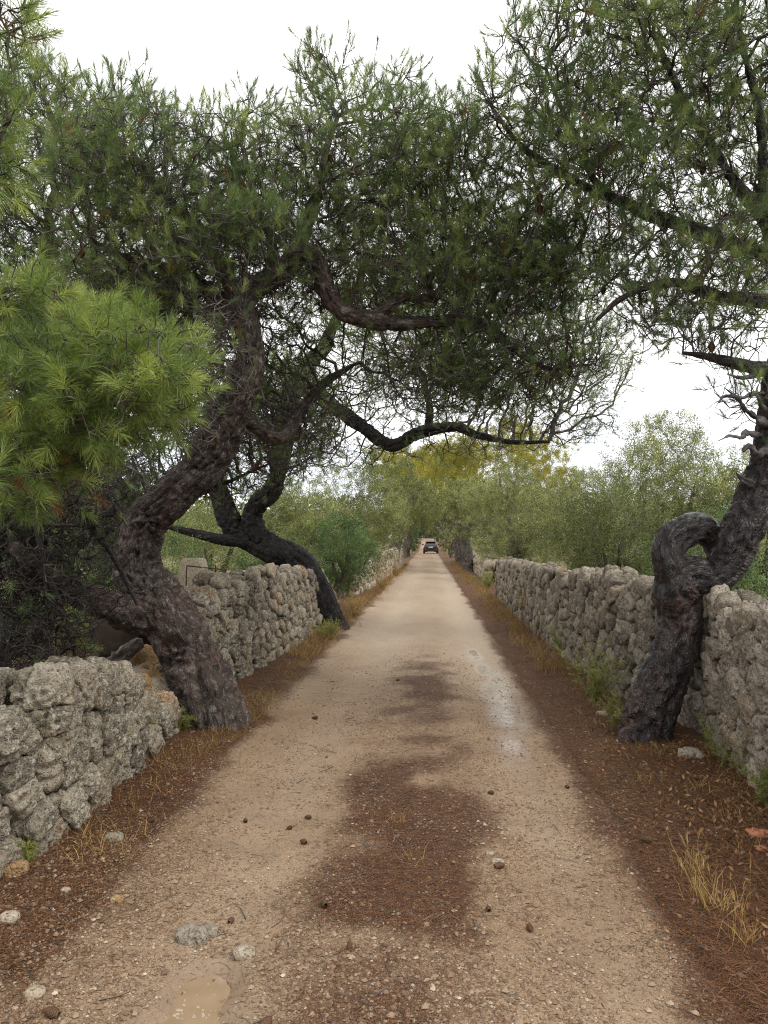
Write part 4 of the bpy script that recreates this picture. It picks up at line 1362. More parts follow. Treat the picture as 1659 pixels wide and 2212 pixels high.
def bush_at(x, y_top, Y, seed, label, wpx_, leaf='olive', name='olive_tree', cat='tree', nb=5, dens=300, side=None, **kw):
    """a rounded crown round a short trunk at distance Y, centred in view column x"""
    g = np.random.default_rng(seed)
    c = at(x, 1167, Y)
    z0 = z1(c[0], Y)
    wpx = wpx_ * 1.12
    dens = int(dens * 2.6)
    kw.setdefault('per', 3)
    kw['n'] = int(kw.get('n', 16) * 1.25)
    kw.setdefault('dk', 0.21)
    kw.setdefault('D', 0.17)
    top = at(x, y_top, Y)[2]
    h = top - z0
    rx = wpx / 2
    bl = []
    ppm = FPX / Y
    for k in range(nb):
        a = 2 * np.pi * k / nb + g.uniform(0, 1)
        q = g.uniform(0.35, 0.6)
        zc = z0 + h * g.uniform(0.38, 0.72)
        bl.append((x + math.cos(a) * rx * q, 1167 - (zc - CAMZ) * ppm, Y + math.sin(a) * rx / ppm * q, rx * g.uniform(0.38, 0.55), h * 0.28 * ppm, rx / ppm * 0.42, dens // nb))
    bl.append((x, 1167 - (top - 0.26 * h - CAMZ) * ppm, Y, rx * 0.5, 0.26 * h * ppm, rx / ppm * 0.5, dens // 3))
    bl.append((x, 1167 - (z0 + 0.3 * h - CAMZ) * ppm, Y, rx * 0.75, 0.24 * h * ppm, rx / ppm * 0.6, dens // 3))
    rr = max(0.05, 0.045 * h)
    tk = [([(0, 0, -0.1), (g.normal(0, .06), 0, h * 0.15), (g.normal(0, .15), 0.05, h * 0.32), (g.normal(0, .2), 0, h * 0.5)], [rr * 1.2, rr, rr * 0.8, rr * 0.3])]
    for k in range(3):
        a = g.uniform(0, 2 * np.pi)
        s_ = rx / ppm * 0.45
        tk.append(([(0, 0, h * 0.1), (math.cos(a) * s_ * 0.5, math.sin(a) * s_ * 0.5, h * 0.3), (math.cos(a) * s_, math.sin(a) * s_, h * 0.55)], [rr * 0.7, rr * 0.5, rr * 0.2]))
    return broadleaf(name, label, cat, (c[0], Y, z0), tk, bl, seed, leaf, **kw)


G1 = 'olive trees beyond the right wall'
bush_at(1112, 1000, 29, 601, 'pale grey green olive tree at the far end of the right wall', 215, dens=500, group=G1, extra=1.6, n=22)
bush_at(1250, 1010, 25, 602, 'low rounded olive tree halfway behind the right wall', 230, dens=420, group=G1, extra=1.6, n=22)
bush_at(1440, 885, 18.5, 603, 'tall airy olive tree behind the right wall, its twigs against the sky', 330, dens=620, group=G1, D=0.16, dk=0.2, extra=1.5, n=20, ll=0.055, lw=0.015)
bush_at(1650, 960, 17, 604, 'olive tree partly hidden by the leaning right trunk', 300, dens=420, group=G1, extra=1.5, n=20)
bush_at(1330, 1060, 16, 605, 'darker olive bush low behind the right wall', 260, dens=380, group=G1, extra=1.8, n=20, tint_f=lambda P, g: np.clip(0.3 + g.normal(0, .14, len(P)), 0, 1))
bush_at(1540, 1110, 11.5, 606, 'shaded low bush just behind the knotted trunk', 260, dens=300, leaf='lentisk', name='shrub', cat='shrub', extra=1.6, n=18, ll=0.045)
G2 = 'bushes beyond the left wall'
bush_at(778, 1000, 25, 611, 'pale olive tree on the left edge of the track beyond the pines', 205, dens=480, group=G2, extra=1.6, n=22)
bush_at(640, 1020, 22, 612, 'dry looking olive tree seen between the two left trunks', 250, dens=460, group=G2, extra=1.5, n=20)
bush_at(735, 1120, 19.5, 613, 'dark green shrub at the broken end of the left wall', 150, dens=260, leaf='lentisk', name='shrub', cat='shrub', extra=2.0, n=24, ll=0.06, lw=0.02)
bush_at(460, 1090, 17, 614, 'light green bush behind the cut stone blocks', 240, dens=340, group=G2, extra=1.6, n=20, tint_f=lambda P, g: np.clip(0.5 + g.normal(0, .15, len(P)), 0, 1))
bush_at(590, 1160, 14.5, 615, 'low leafy scrub along the back of the left wall', 200, dens=260, leaf='lentisk', name='shrub', cat='shrub', extra=1.8, n=20, tint_f=lambda P, g: np.clip(0.62 + g.normal(0, .16, len(P)), 0, 1))
bush_at(400, 1170, 12.5, 616, 'dark low bush between the big trunk and the cut stone block', 130, dens=160, leaf='lentisk', name='shrub', cat='shrub', extra=1.6, n=20, ll=.045)
bush_at(90, 900, 8.6, 618, 'tall dark shrub behind the drooping half dead pine', 340, dens=520, leaf='lentisk', name='shrub', cat='shrub', extra=1.5, n=24, ll=.055, lw=.018, tint_f=lambda P, g: np.clip(0.10 + g.normal(0, .10, len(P)), 0, 1))
bush_at(927, 1060, 172, 619, 'rounded dark tree closing the view at the very end of the track', 110, dens=160, group=None, n=20, ll=.3, lw=.13, shoot=1.0, D=0.6, dk=0.7, di=6, tint_f=lambda P, g: np.clip(0.4 + g.normal(0, .12, len(P)), 0, 1))
bush_at(250, 1010, 24, 617, 'dark green bush far behind the low wall', 300, dens=360, leaf='lentisk', name='shrub', cat='shrub', extra=1.5, n=20, ll=.08, lw=.025)

# the tunnel of old trees further along, leaning in from both verges
G3 = 'old trees arching over the far track'


def arch(label, side, Y, x0, lean, h, seed, leaf='yellowleaf', dens=260, rad=0.28, spread=2.6, ztop_=7.5, tw=None, **kw):
    g = np.random.default_rng(seed)
    z0 = z1(x0, Y)
    tk = [([(0, 0, -0.15), (side * -lean * 0.12, 0, h * 0.3), (side * -lean * 0.5, 0.1, h * 0.7), (side * -lean, 0, h)], [rad, rad * 0.85, rad * 0.7, rad * 0.45]),
          ([(side * -lean * 0.4, 0.1, h * 0.62), (side * lean * 0.1, 0.2, h * 0.95), (side * lean * 0.3, 0.2, h * 1.3)], [rad * 0.5, rad * 0.4, rad * 0.2]),
          ([(side * -lean * 0.9, 0, h * 0.95), (side * -lean * 1.3, 0.3, h * 1.2), (side * -lean * 1.5, 0.2, h * 1.45)], [rad * 0.42, rad * 0.3, rad * 0.15])]
    ppm = FPX / Y
    bl = []
    for k in range(6):
        xx = x0 - side * lean * g.uniform(-0.5, 1.5) + g.normal(0, 0.4)
        zz = z0 + h + g.uniform(0.0, 1) * (ztop_ - h - 1.0)
        bl.append((927 + xx * ppm, 1167 - (zz - CAMZ) * ppm, Y + g.uniform(-1.5, 1.5), spread * 0.55 * ppm, 1.1 * ppm, spread * 0.55, dens // 3))
    return broadleaf('tree', label, 'tree', (x0, Y, z0), tk, bl, seed, leaf, group=G3, n=kw.pop('n', 26), ll=kw.pop('ll', 0.10), lw=kw.pop('lw', 0.036), shoot=0.4, D=0.28, di=3, dk=0.34, extra=2.4, per=4, **kw)


yl = lambda P, g: np.clip(0.5 + 0.3 * fbm(P * 0.8, 2, 5) + g.normal(0, .12, len(P)), 0, 1)
ol = lambda P, g: np.clip(0.42 + 0.2 * fbm(P * 0.9, 2, 5) + g.normal(0, .2, len(P)), 0, 1)
arch('old olive with a stout bent trunk, nearest of the right hand row beyond the wall', 1, 36, 1.95, 0.5, 2.4, 701, 'olive', 240, 0.30, 2.4, 4.6, tint_f=ol)
arch('second tree of the right hand row, trunk slanting over the verge', 1, 43, 2.1, 1.3, 3.4, 702, 'yellowleaf', 330, 0.30, 3.0, 9.2, tint_f=yl)
arch('third tree of the right hand row with slanting trunk', 1, 52, 2.2, 1.5, 3.8, 703, 'yellowleaf', 330, 0.32, 3.2, 10.2, tint_f=yl)
arch('tree with two toned crown behind the slanting right trunks', 1, 63, 2.5, 1.6, 4.2, 704, 'yellowleaf', 300, 0.34, 3.4, 9.6, tint_f=yl, ll=.13, lw=.05)
arch('right hand tree just ahead of the black car', 1, 78, 2.4, 1.4, 4.0, 705, 'olive', 260, 0.34, 3.4, 8.0, tint_f=ol, ll=.14, lw=.05)
arch('left hand old tree with a broad leaning trunk by the far wall', -1, 40, -2.0, 0.8, 2.8, 711, 'olive', 280, 0.36, 2.8, 6.0, tint_f=ol)
arch('yellowing left hand tree rising over the track', -1, 50, -2.3, 1.2, 3.8, 712, 'yellowleaf', 360, 0.3, 3.4, 10.2, tint_f=yl)
arch('left hand tree with a thin forked trunk before the black car', -1, 62, -2.2, 1.2, 3.4, 713, 'yellowleaf', 300, 0.26, 3.2, 9.0, tint_f=yl, ll=.13, lw=.05)
arch('left hand tree beside the black car', -1, 82, -2.5, 1.2, 3.6, 714, 'olive', 260, 0.3, 3.4, 8.0, tint_f=ol, ll=.14, lw=.05)
arch('farthest left hand tree beyond the black car', -1, 108, -2.8, 1.6, 4.0, 715, 'olive', 240, 0.34, 4.0, 9.0, tint_f=ol, ll=.18, lw=.07)
arch('farthest right hand tree beyond the black car', 1, 112, 2.9, 1.6, 4.2, 716, 'olive', 240, 0.34, 4.0, 9.5, tint_f=ol, ll=.18, lw=.07)
arch('tree closing the far end of the track', 1, 150, 3.0, 4.0, 4.0, 717, 'olive', 320, 0.4, 6.0, 11.0, tint_f=ol, ll=.22, lw=.09)

arch('yellow green tree with a broad crown behind the olives on the right', 1, 47, 5.2, 0.5, 4.0, 721, 'yellowleaf', 420, 0.3, 4.2, 9.2, tint_f=yl)
arch('farther yellow green tree to the right, over the pale olives', 1, 55, 8.8, 0.4, 4.0, 722, 'yellowleaf', 420, 0.3, 4.6, 9.6, tint_f=yl)
G4 = 'undergrowth along the far verges'
for k, (bx_, by_, bY, bw, lab) in enumerate([(882, 1128, 68, 46, 'dark undergrowth on the left verge short of the car'), (975, 1130, 66, 50, 'brownish undergrowth on the right verge short of the car'),
                                             (893, 1132, 100, 34, 'undergrowth on the left verge just past the car'), (961, 1130, 102, 36, 'undergrowth on the right verge just past the car')]):
    bush_at(bx_, by_, bY, 640 + k, lab, bw, dens=60, leaf='lentisk' if k != 1 else 'weed', name='shrub', cat='shrub', group=G4, n=20, ll=.14, lw=.06, D=0.3, dk=0.35, di=4)

# far-off woodland: one mass of foliage on both sides
g = np.random.default_rng(800)
n = 14000
sx_ = np.where(g.uniform(size=n) < 0.5, -1, 1)
X = sx_ * (7 + 75 * g.uniform(size=n) ** 1.3)
Yw = 70 + 70 * g.uniform(size=n)
Z = z1(8, 60) + (5.6 + 2.4 * fbm(np.stack([X * 0.14, Yw * 0.05, 0 * X], 1), 3, 91)) * (g.uniform(size=n) ** 0.75)
q_ = np.arange(n) < 2400
X = np.where(q_, g.uniform(-9, 9, n), X)
Yw = np.where(q_, 178 + 12 * g.uniform(size=n), Yw)
Z = np.where(q_, 1.7 + 8.5 * g.uniform(size=n), Z)
P = np.stack([X, Yw, Z], 1)
mb = MB()
leaves(mb, g, P, nrm(g.normal(0, 1, (n, 3)) + [0, 0, 0.6]), 12, 0.5, 0.24, 1.1, np.clip(0.35 + 0.3 * fbm(P * 0.16, 2, 95) + g.normal(0, 0.1, n), 0, 1))
stuff(mb.build('distant_woodland', MAT['olive'], smooth=False), 'grey green mass of distant trees behind the roadside trees', 'woodland')

# scrub and tall grass in the fields behind the walls
g = np.random.default_rng(801)


def blades(mb, g, P, n, h, w, spread=0.05, lean=0.45, tint=0.5, tv=0.2):
    m = len(P)
    o = P[:, None] + np.concatenate([g.normal(0, spread, (m, n, 2)), np.zeros((m, n, 1))], 2)
    dr = nrm(np.concatenate([g.normal(0, lean, (m, n, 2)), np.ones((m, n, 1))], 2))
    L = h * g.uniform(0.45, 1.2, (m, n, 1))
    sd = nrm(np.cross(dr, g.normal(0, 1, (m, n, 3)))) * w
    mid = o + dr * L * 0.6
    dd = nrm(dr + np.concatenate([g.normal(0, 0.35, (m, n, 2)), np.full((m, n, 1), -0.25)], 2))
    tp = mid + dd * L * 0.4
    V = np.stack([o - sd / 2, o + sd / 2, mid + sd * 0.4, mid - sd * 0.4, tp], 2).reshape(-1, 3)
    k = np.arange(m * n) * 5
    t = np.clip(np.broadcast_to(np.asarray(tint), (m,))[:, None] + g.normal(0, tv, (m, n)), 0, 1)
    mb.add(V, np.stack([k, k + 1, k + 2, k + 3], 1), np.stack([k + 3, k + 2, k + 4], 1), tint=np.repeat(t.ravel(), 5))


n = 2600
X = np.concatenate([g.uniform(-9, -2.7, n), g.uniform(2.6, 9, n // 2)])
Yg = np.concatenate([9 + 18 * g.uniform(size=n), 8 + 20 * g.uniform(size=n // 2)])
keep = ~((X < 0) & (X > -3.2) & (Yg > 19))
X, Yg = X[keep], Yg[keep]
mb = MB()
blades(mb, g, np.stack([X, Yg, ztop(X, Yg)], 1), 22, 0.55, 0.012, 0.14, 0.5, np.clip(0.55 + 0.3 * fbm(np.stack([X, Yg, 0 * X], 1) * 0.5, 2, 3), 0, 1))
stuff(mb.build('field_grass', MAT['weed'], smooth=False), 'rough green grass and scrub in the fields behind the walls', 'grass')

#@@verges
# ------------------------------------------------------------------ verge plants
g = np.random.default_rng(810)
Yv = np.concatenate([8.5 + 40 * g.uniform(size=900) ** 1.2, 9.5 + 40 * g.uniform(size=800) ** 1.2])
Xv = np.concatenate([1.54 + 0.13 * g.normal(size=900), -1.66 + 0.13 * g.normal(size=800)])
Xv = np.where((Yv > 19) & (Xv < 0), Xv + 0.12, Xv)
mb = MB()
tv_ = np.clip(0.26 + 0.4 * fbm(np.stack([Xv, Yv * 0.7, 0 * Xv], 1), 2, 9), 0, 1)
blades(mb, g, np.stack([Xv, Yv, ztop(Xv, Yv) - 0.01], 1), 9, 0.20, 0.0045, 0.05, 0.6, tv_)
X2 = np.concatenate([-1.60 + 0.10 * g.normal(size=420), 1.62 + 0.16 * g.normal(size=260)])
Y2 = np.concatenate([3.4 + 6.5 * g.uniform(size=420), 3.0 + 6 * g.uniform(size=260)])
k2 = fbm(np.stack([X2, Y2, 0 * X2], 1) * 2.2, 2, 12) > -0.05
blades(mb, g, np.stack([X2, Y2, ztop(X2, Y2) - 0.01], 1)[k2], 10, 0.11, 0.0028, 0.05, 0.95, np.clip(0.16 + 0.2 * g.normal(size=k2.sum()), 0, 0.7))
stuff(mb.build('verge_grass', MAT['straw'], smooth=False), 'thin dry grass along both verges of the track', 'grass')


def weed(label, x, y, h, seed, leaf='weed', n=9, name='weed', cat='weed', tint=0.6, spread=0.5, ll=0.032, group=None, wid=0.0042):
    g = np.random.default_rng(seed)
    b_ = np.array([x, y, z1(x, y)])
    e_ = empty(name, b_, label, cat, group)
    st = MB()
    lf = MB()
    for k in range(n):
        a = g.uniform(0, 2 * np.pi)
        L = h * g.uniform(0.6, 1.1)
        d = nrm(np.array([math.cos(a) * spread * g.uniform(0.3, 1), math.sin(a) * spread * g.uniform(0.3, 1), 1.0]))
        p = b_ + np.array([g.normal(0, .02), g.normal(0, .02), -0.01])
        pts = [p]
        for q in range(6):
            d = nrm(d + g.normal(0, 0.14, 3) + np.array([0, 0, -0.04]))
            p = p + d * L / 6
            pts.append(p)
        pts = np.array(pts)
        rr = np.linspace(0.003, 0.0012, 7)
        segs(st, pts[:-1], pts[1:], rr[:-1], rr[1:], 4, tint=0.35)
        q = np.repeat(np.arange(1, 7), 2)
        B0 = pts[q]
        DD = nrm(g.normal(0, 0.7, (len(q), 3)) + (pts[q] - pts[q - 1]) / (L / 6) * 0.8)
        E = B0 + DD * h * 0.2 * g.uniform(0.5, 1, (len(q), 1))
        segs(st, B0, E, np.full(len(q), .0014), np.full(len(q), .0008), 3, tint=0.5)
        needles(lf, g, np.concatenate([B0, (B0 + E) / 2]), np.concatenate([DD, DD]), 11, ll, wid, h * 0.12, 20, 80, np.clip(tint + g.normal(0, .15, 2 * len(q)), 0.08, 1))
    st.build('stems', MAT['weed'], e_)
    lf.build('leaves', MAT[leaf], e_)
    return e_


def gx(x, y):
    p = gnd(x, y)
    return float(p[0]), float(p[1])


weed('tall feathery fennel sprig against the low left wall', *gx(235, 1690), 0.42, 821, n=4, spread=0.25)
weed('second thin fennel sprig against the low left wall nearer the big trunk', *gx(290, 1650), 0.40, 822, n=4, spread=0.25)
weed('yellowish feathery clump at the foot of the low left wall', *gx(190, 1745), 0.20, 823, n=9, tint=0.75)
weed('small yellow green tuft under the corner rock of the left wall', *gx(48, 1890), 0.12, 824, n=8, tint=0.75)
weed('wispy weed where the low wall meets the big trunk', *gx(385, 1590), 0.20, 825, n=5, tint=0.65)
weed('bushy bright green weed against the right wall before the knotted pine', *gx(1285, 1515), 0.52, 826, n=18, spread=0.45, tint=0.7)
weed('spiny asparagus weed sprawling at the foot of the knotted pine', *gx(1345, 1585), 0.36, 827, n=9, spread=0.9, tint=0.35)
weed('yellow green weed along the right wall past the bright one', *gx(1215, 1420), 0.42, 828, n=12, spread=0.5, tint=0.62)
weed('low straw coloured weed farther along the right wall', *gx(1140, 1350), 0.5, 829, n=12, spread=0.6, tint=0.5, leaf='straw')
weed('grey leafless asparagus spray at the near end of the right wall', *gx(1620, 1690), 0.42, 830, n=7, spread=1.1, tint=0.3)
weed('small green plant under the near right wall', *gx(1655, 1750), 0.22, 831, n=9, spread=0.8, tint=0.5)
weed('thin plant growing up the near right wall', *gx(1565, 1660), 0.34, 832, n=4, spread=0.35, tint=0.45)
weed('yellow green grass clump at the foot of the second left pine', *gx(712, 1385), 0.30, 833, n=22, spread=0.6, tint=0.75)
weed('dry pinkish brush beside the second left pine trunk', *gx(765, 1335), 0.55, 834, n=16, spread=0.7, tint=0.6, leaf='straw')
weed('straw coloured brush under the far left wall', *gx(825, 1275), 0.6, 835, n=16, spread=0.8, tint=0.55, leaf='straw', ll=.05)
weed('dry orange grass bank under the far left wall', *gx(850, 1245), 0.6, 836, n=16, spread=0.9, tint=0.35, leaf='straw', ll=.06, wid=.006)
weed('green spray at the far end of the right wall', *gx(1055, 1275), 0.6, 837, n=14, spread=0.8, tint=0.55, ll=.06, wid=.006)


def tuft(label, x, y, h, seed, n=46, mat='straw', tint=0.6, heads=True, spread=0.03, group=None):
    g = np.random.default_rng(seed)
    b_ = np.array([x, y, z1(x, y)])
    e_ = empty('grass_tuft', b_, label, 'dry grass', group)
    mb = MB()
    blades(mb, g, b_[None], n, h, 0.0026, spread, 0.45, tint)
    mb.build('blades', MAT[mat], e_, smooth=False)
    if heads:
        hd = MB()
        k = max(3, n // 8)
        o = b_ + np.concatenate([g.normal(0, spread, (k, 2)), np.zeros((k, 1))], 1)
        d = nrm(np.concatenate([g.normal(0, 0.3, (k, 2)), np.ones((k, 1))], 1))
        t = o + d * h * g.uniform(0.8, 1.15, (k, 1))
        segs(hd, o, t, np.full(k, .0009), np.full(k, .0007), 3, tint=0.6)
        needles(hd, g, t - d * 0.012, d + g.normal(0, .15, d.shape), 16, 0.035, 0.0016, 0.035, 8, 26, np.full(k, 0.8))
        hd.build('seed_heads', MAT[mat], e_)
    return e_


tuft('golden dry grass tuft nearest the lower right corner', *gx(1600, 2040), 0.13, 841, 34)
tuft('tallest golden dry grass tuft on the right verge, rear of the line', *gx(1497, 1885), 0.17, 842, 40)
tuft('thick golden dry grass tuft in the middle of the right verge line', *gx(1545, 1960), 0.17, 843, 64, spread=0.05)
tuft('small golden tuft between the two thick ones on the right verge', *gx(1515, 1925), 0.12, 844, 30)
tuft('short pale straw tuft standing in the brown centre strip', *gx(855, 1772), 0.075, 845, 26, heads=False)
tuft('sparse straw stems in the centre strip, nearer than the pale tuft', *gx(895, 1850), 0.085, 846, 14, heads=False)
tuft('faint dry tuft on the right verge below the knotted pine', *gx(1395, 1690), 0.10, 847, 20, heads=False, tint=0.45)
tuft('orange dry grass clump on the left verge beside the big trunk', *gx(560, 1525), 0.16, 848, 46, heads=False, tint=0.3, spread=0.10)
tuft('brown dry grass clump on the left verge under the low wall', *gx(330, 1655), 0.13, 849, 60, heads=False, tint=0.3, spread=0.12)
tuft('thin dry grass clump at the bend of the left verge', *gx(250, 1760), 0.11, 850, 44, heads=False, tint=0.35, spread=0.10)

#@@litter
# ------------------------------------------------------------------ fallen needles, gravel, leaves
g = np.random.default_rng(900)


def scatter(n, x0, x1, y0, y1, dens, pw=2.0):
    t = g.uniform(size=n)
    y = 1.0 / (1.0 / y0 + (1.0 / y1 - 1.0 / y0) * t)        # thins out with distance
    x = g.uniform(x0, x1, n)
    k = g.uniform(size=n) < dens(x, y)
    return x[k], y[k]


x, y = scatter(330000, -2.4, 2.3, 2.0, 14, lambda x, y: 0.9 * np.clip(litter(x, y) - 0.05 + 0.25 * fbm(np.stack([x, y, 0 * x], 1) * 7, 2, 71), 0, 1) + 0.022 * (1 - sst(6, 12, y)))
n = len(x)
z = ztop(x, y) + 0.002 + 0.010 * g.uniform(size=n) * litter(x, y)
a = g.uniform(0, 2 * np.pi, n)
L = g.uniform(0.02, 0.065, n)
wd = (0.0010 + 0.00018 * y)
d = np.stack([np.cos(a), np.sin(a), g.normal(0, 0.12, n)], 1)
s_ = np.stack([-np.sin(a), np.cos(a), g.normal(0, 0.3, n)], 1) * wd[:, None]
o = np.stack([x, y, z], 1)
bend = np.stack([-np.sin(a), np.cos(a), 0 * a], 1) * (g.normal(0, 0.12, n) * L)[:, None]
m = o + d * (L * 0.5)[:, None] + bend
e_ = o + d * L[:, None]
V = np.stack([o - s_ / 2, o + s_ / 2, m + s_ / 2, m - s_ / 2, e_], 1).reshape(-1, 3)
k = np.arange(n) * 5
mb = MB()
mb.add(V, np.stack([k, k + 1, k + 2, k + 3], 1), np.stack([k + 3, k + 2, k + 4], 1), tint=np.repeat(np.clip(g.beta(2, 2, n), 0, 1), 5))
stuff(mb.build('needle_litter', MAT['litter'], smooth=False), 'reddish brown fallen pine needles along the verges and centre strip', 'pine needles')

x, y = scatter(2600, -2.1, 2.0, 2.1, 10, lambda x, y: 0.10 + 0.6 * litter(x, y))
n = len(x)
a = g.uniform(0, 2 * np.pi, n)
L = np.minimum(0.032 * np.exp(g.normal(0, 0.5, n)), 0.085)
o = np.stack([x, y, ztop(x, y) + 0.004], 1)
d1 = np.stack([np.cos(a), np.sin(a), 0.03 * g.normal(size=n)], 1)
m = o + d1 * L[:, None]
d2 = nrm(d1 + g.normal(0, 0.35, (n, 3)) * np.array([1, 1, 0.15]))
tw_ = MB()
rr = 0.0012 + 0.022 * L * g.uniform(0.4, 1, n)
segs(tw_, o, m, rr, rr * 0.8, 4)
segs(tw_, m, m + d2 * L[:, None], rr * 0.8, rr * 0.45, 4)
stuff(tw_.build('fallen_twigs', MAT['twig']), 'small dark twigs scattered over the litter and track', 'twigs')

iv = np.array([(0, 0, 1), (0.9, 0, 0.1), (0.25, 0.85, 0), (-0.75, 0.5, 0.1), (-0.7, -0.55, 0), (0.3, -0.85, 0.05), (0, 0, -0.8)])
it = np.array([[0, 1, 2], [0, 2, 3], [0, 3, 4], [0, 4, 5], [0, 5, 1], [6, 2, 1], [6, 3, 2], [6, 4, 3], [6, 5, 4], [6, 1, 5]])


def gd(x, y):
    q = np.stack([x, y, 0 * x], 1)
    b_ = 0.30 + 0.55 * fbm(q * 1.4, 3, 73) + 0.5 * fbm(q * 6, 2, 74)
    b_ = b_ + 0.75 * sst(0.75, 1.25, -x) * (1 - sst(3.3, 4.6, y)) + 0.35 * np.exp(-((x - 0.9) / 0.15) ** 2) + 0.3 * np.exp(-((np.abs(x - 0.02) - 0.40) / 0.12) ** 2)
    b_ = b_ - 0.22 * litter(x, y) * sst(0.7, 1.0, x) + 0.35 * np.exp(-((x + 0.1) / 0.45) ** 2) * (1 - sst(2.7, 3.6, y))
    for (pa, pb, ra, rb) in PUD:
        b_ = np.where((((x - pa) / ra) ** 2 + ((y - pb) / rb) ** 2) < 1.4, 0, b_)
    return np.clip(b_, 0, 1) * (1 - sst(6, 11.5, y)) * (1 - 0.8 * np.exp(-((x - 0.66) / 0.2) ** 2) * sst(4.5, 5.5, y))


x, y = scatter(150000, -2.1, 1.6, 2.0, 12, gd)
n = len(x)
sz = 0.0032 * np.exp(g.normal(0, 0.55, n)) + 0.0003 * y
sz = np.minimum(sz, 0.017)
a = g.uniform(0, 2 * np.pi, n)
V = iv[None] * (1 + g.normal(0, 0.22, (n, 7, 3)))
ca, sa = np.cos(a)[:, None], np.sin(a)[:, None]
V = np.stack([V[..., 0] * ca - V[..., 1] * sa, V[..., 0] * sa + V[..., 1] * ca, V[..., 2] * 0.62], 2) * sz[:, None, None]
V = V + np.stack([x, y, ztop(x, y) + sz * 0.22], 1)[:, None]
mb = MB()
mb.add(V.reshape(-1, 3), (np.arange(n)[:, None, None] * 7 + it[None]).reshape(-1, 3), tint=np.repeat(np.clip(g.beta(2.2, 2.6, n), 0, 1), 7))
stuff(mb.build('gravel', MAT['gravel'], smooth=False), 'loose pale gravel strewn over the sandy track', 'gravel')

x, y = scatter(5200, 1.02, 2.0, 2.6, 7, lambda x, y: 0.9 * sst(1.0, 1.7, x))
n = len(x)
mb = MB()
leaves(mb, g, np.stack([x, y, ztop(x, y) + 0.006], 1), nrm(np.stack([g.normal(size=n), g.normal(size=n), 0.15 * np.ones(n)], 1)), 1, 0.034, 0.016, 0.01, g.uniform(0, 0.8, n))
x, y = scatter(700, -1.9, 1.2, 2.2, 9, lambda x, y: 0.7 + 0 * x)
n = len(x)
leaves(mb, g, np.stack([x, y, ztop(x, y) + 0.004], 1), nrm(np.stack([g.normal(size=n), g.normal(size=n), 0.05 * np.ones(n)], 1)), 1, 0.022, 0.007, 0.005, g.uniform(0, 0.7, n))
stuff(mb.build('fallen_leaves', MAT['deadleaf'], smooth=False), 'brown fallen leaves on the right verge under the wall', 'leaves')

# ------------------------------------------------------------------ cones, loose stones, wood
for k, (px, py, s_, lab) in enumerate([
        (700, 1950, 1.0, 'stubby brown pine cone on the left edge of the centre strip'),
        (1145, 1998, 0.8, 'dark pine cone alone in the right wheel track near the bottom'),
        (575, 2205, 1.15, 'large brown pine cone at the very bottom of the picture, right of the puddle'),
        (755, 2045, 0.8, 'pale pine cone standing upright below the centre strip'),
        (680, 1548, 1.1, 'dark pine cone on the left wheel track near the big trunk'),
        (500, 1975, 0.75, 'small pine cone above the puddle'),
        (665, 1755, 0.8, 'pine cone at the upper left edge of the dark centre strip'),
        (655, 1810, 0.9, 'dark pine cone just left of the centre strip, lower than its upper edge'),
        (625, 1775, 0.7, 'little cone left of the centre strip in the wheel track'),
        (325, 1790, 0.9, 'pine cone at the left verge near the white stone'),
        (1080, 1865, 1.0, 'brown pine cone at the right edge of the centre strip'),
        (1060, 1710, 0.8, 'dark pine cone on the right side of the strip, well beyond the others'),
        (1225, 1690, 0.75, 'cone at the edge of the right verge litter'),
        (1055, 1960, 0.7, 'small cone in the right wheel track below the gravel patch'),
        (1395, 1820, 1.2, 'grey brown cone among gravel on the right verge'),
        (860, 1470, 0.9, 'tiny dark cone far along the middle of the track'),
        (530, 1770, 0.7, 'cone in the left wheel track level with the white stone'),
        (110, 2190, 1.1, 'dark crumbled cone at the bottom left among pale gravel')]):
    xx, yy = gx(px, py)
    g = np.random.default_rng(950 + k)
    a = g.uniform(0, 2 * np.pi)
    L = 0.052 * s_
    mb = MB()
    up_ = 2.0 if k == 3 else g.normal(0, 0.08)
    cone_mesh(mb, np.array([xx, yy, z1(xx, yy) + (0.45 * L if k == 3 else 0.26 * L)]), [math.cos(a), math.sin(a), up_], L, L * 0.55, k)
    tag(mb.build('pine_cone', MAT['cone']), lab, 'pine cone', 'pine cones fallen on the track')

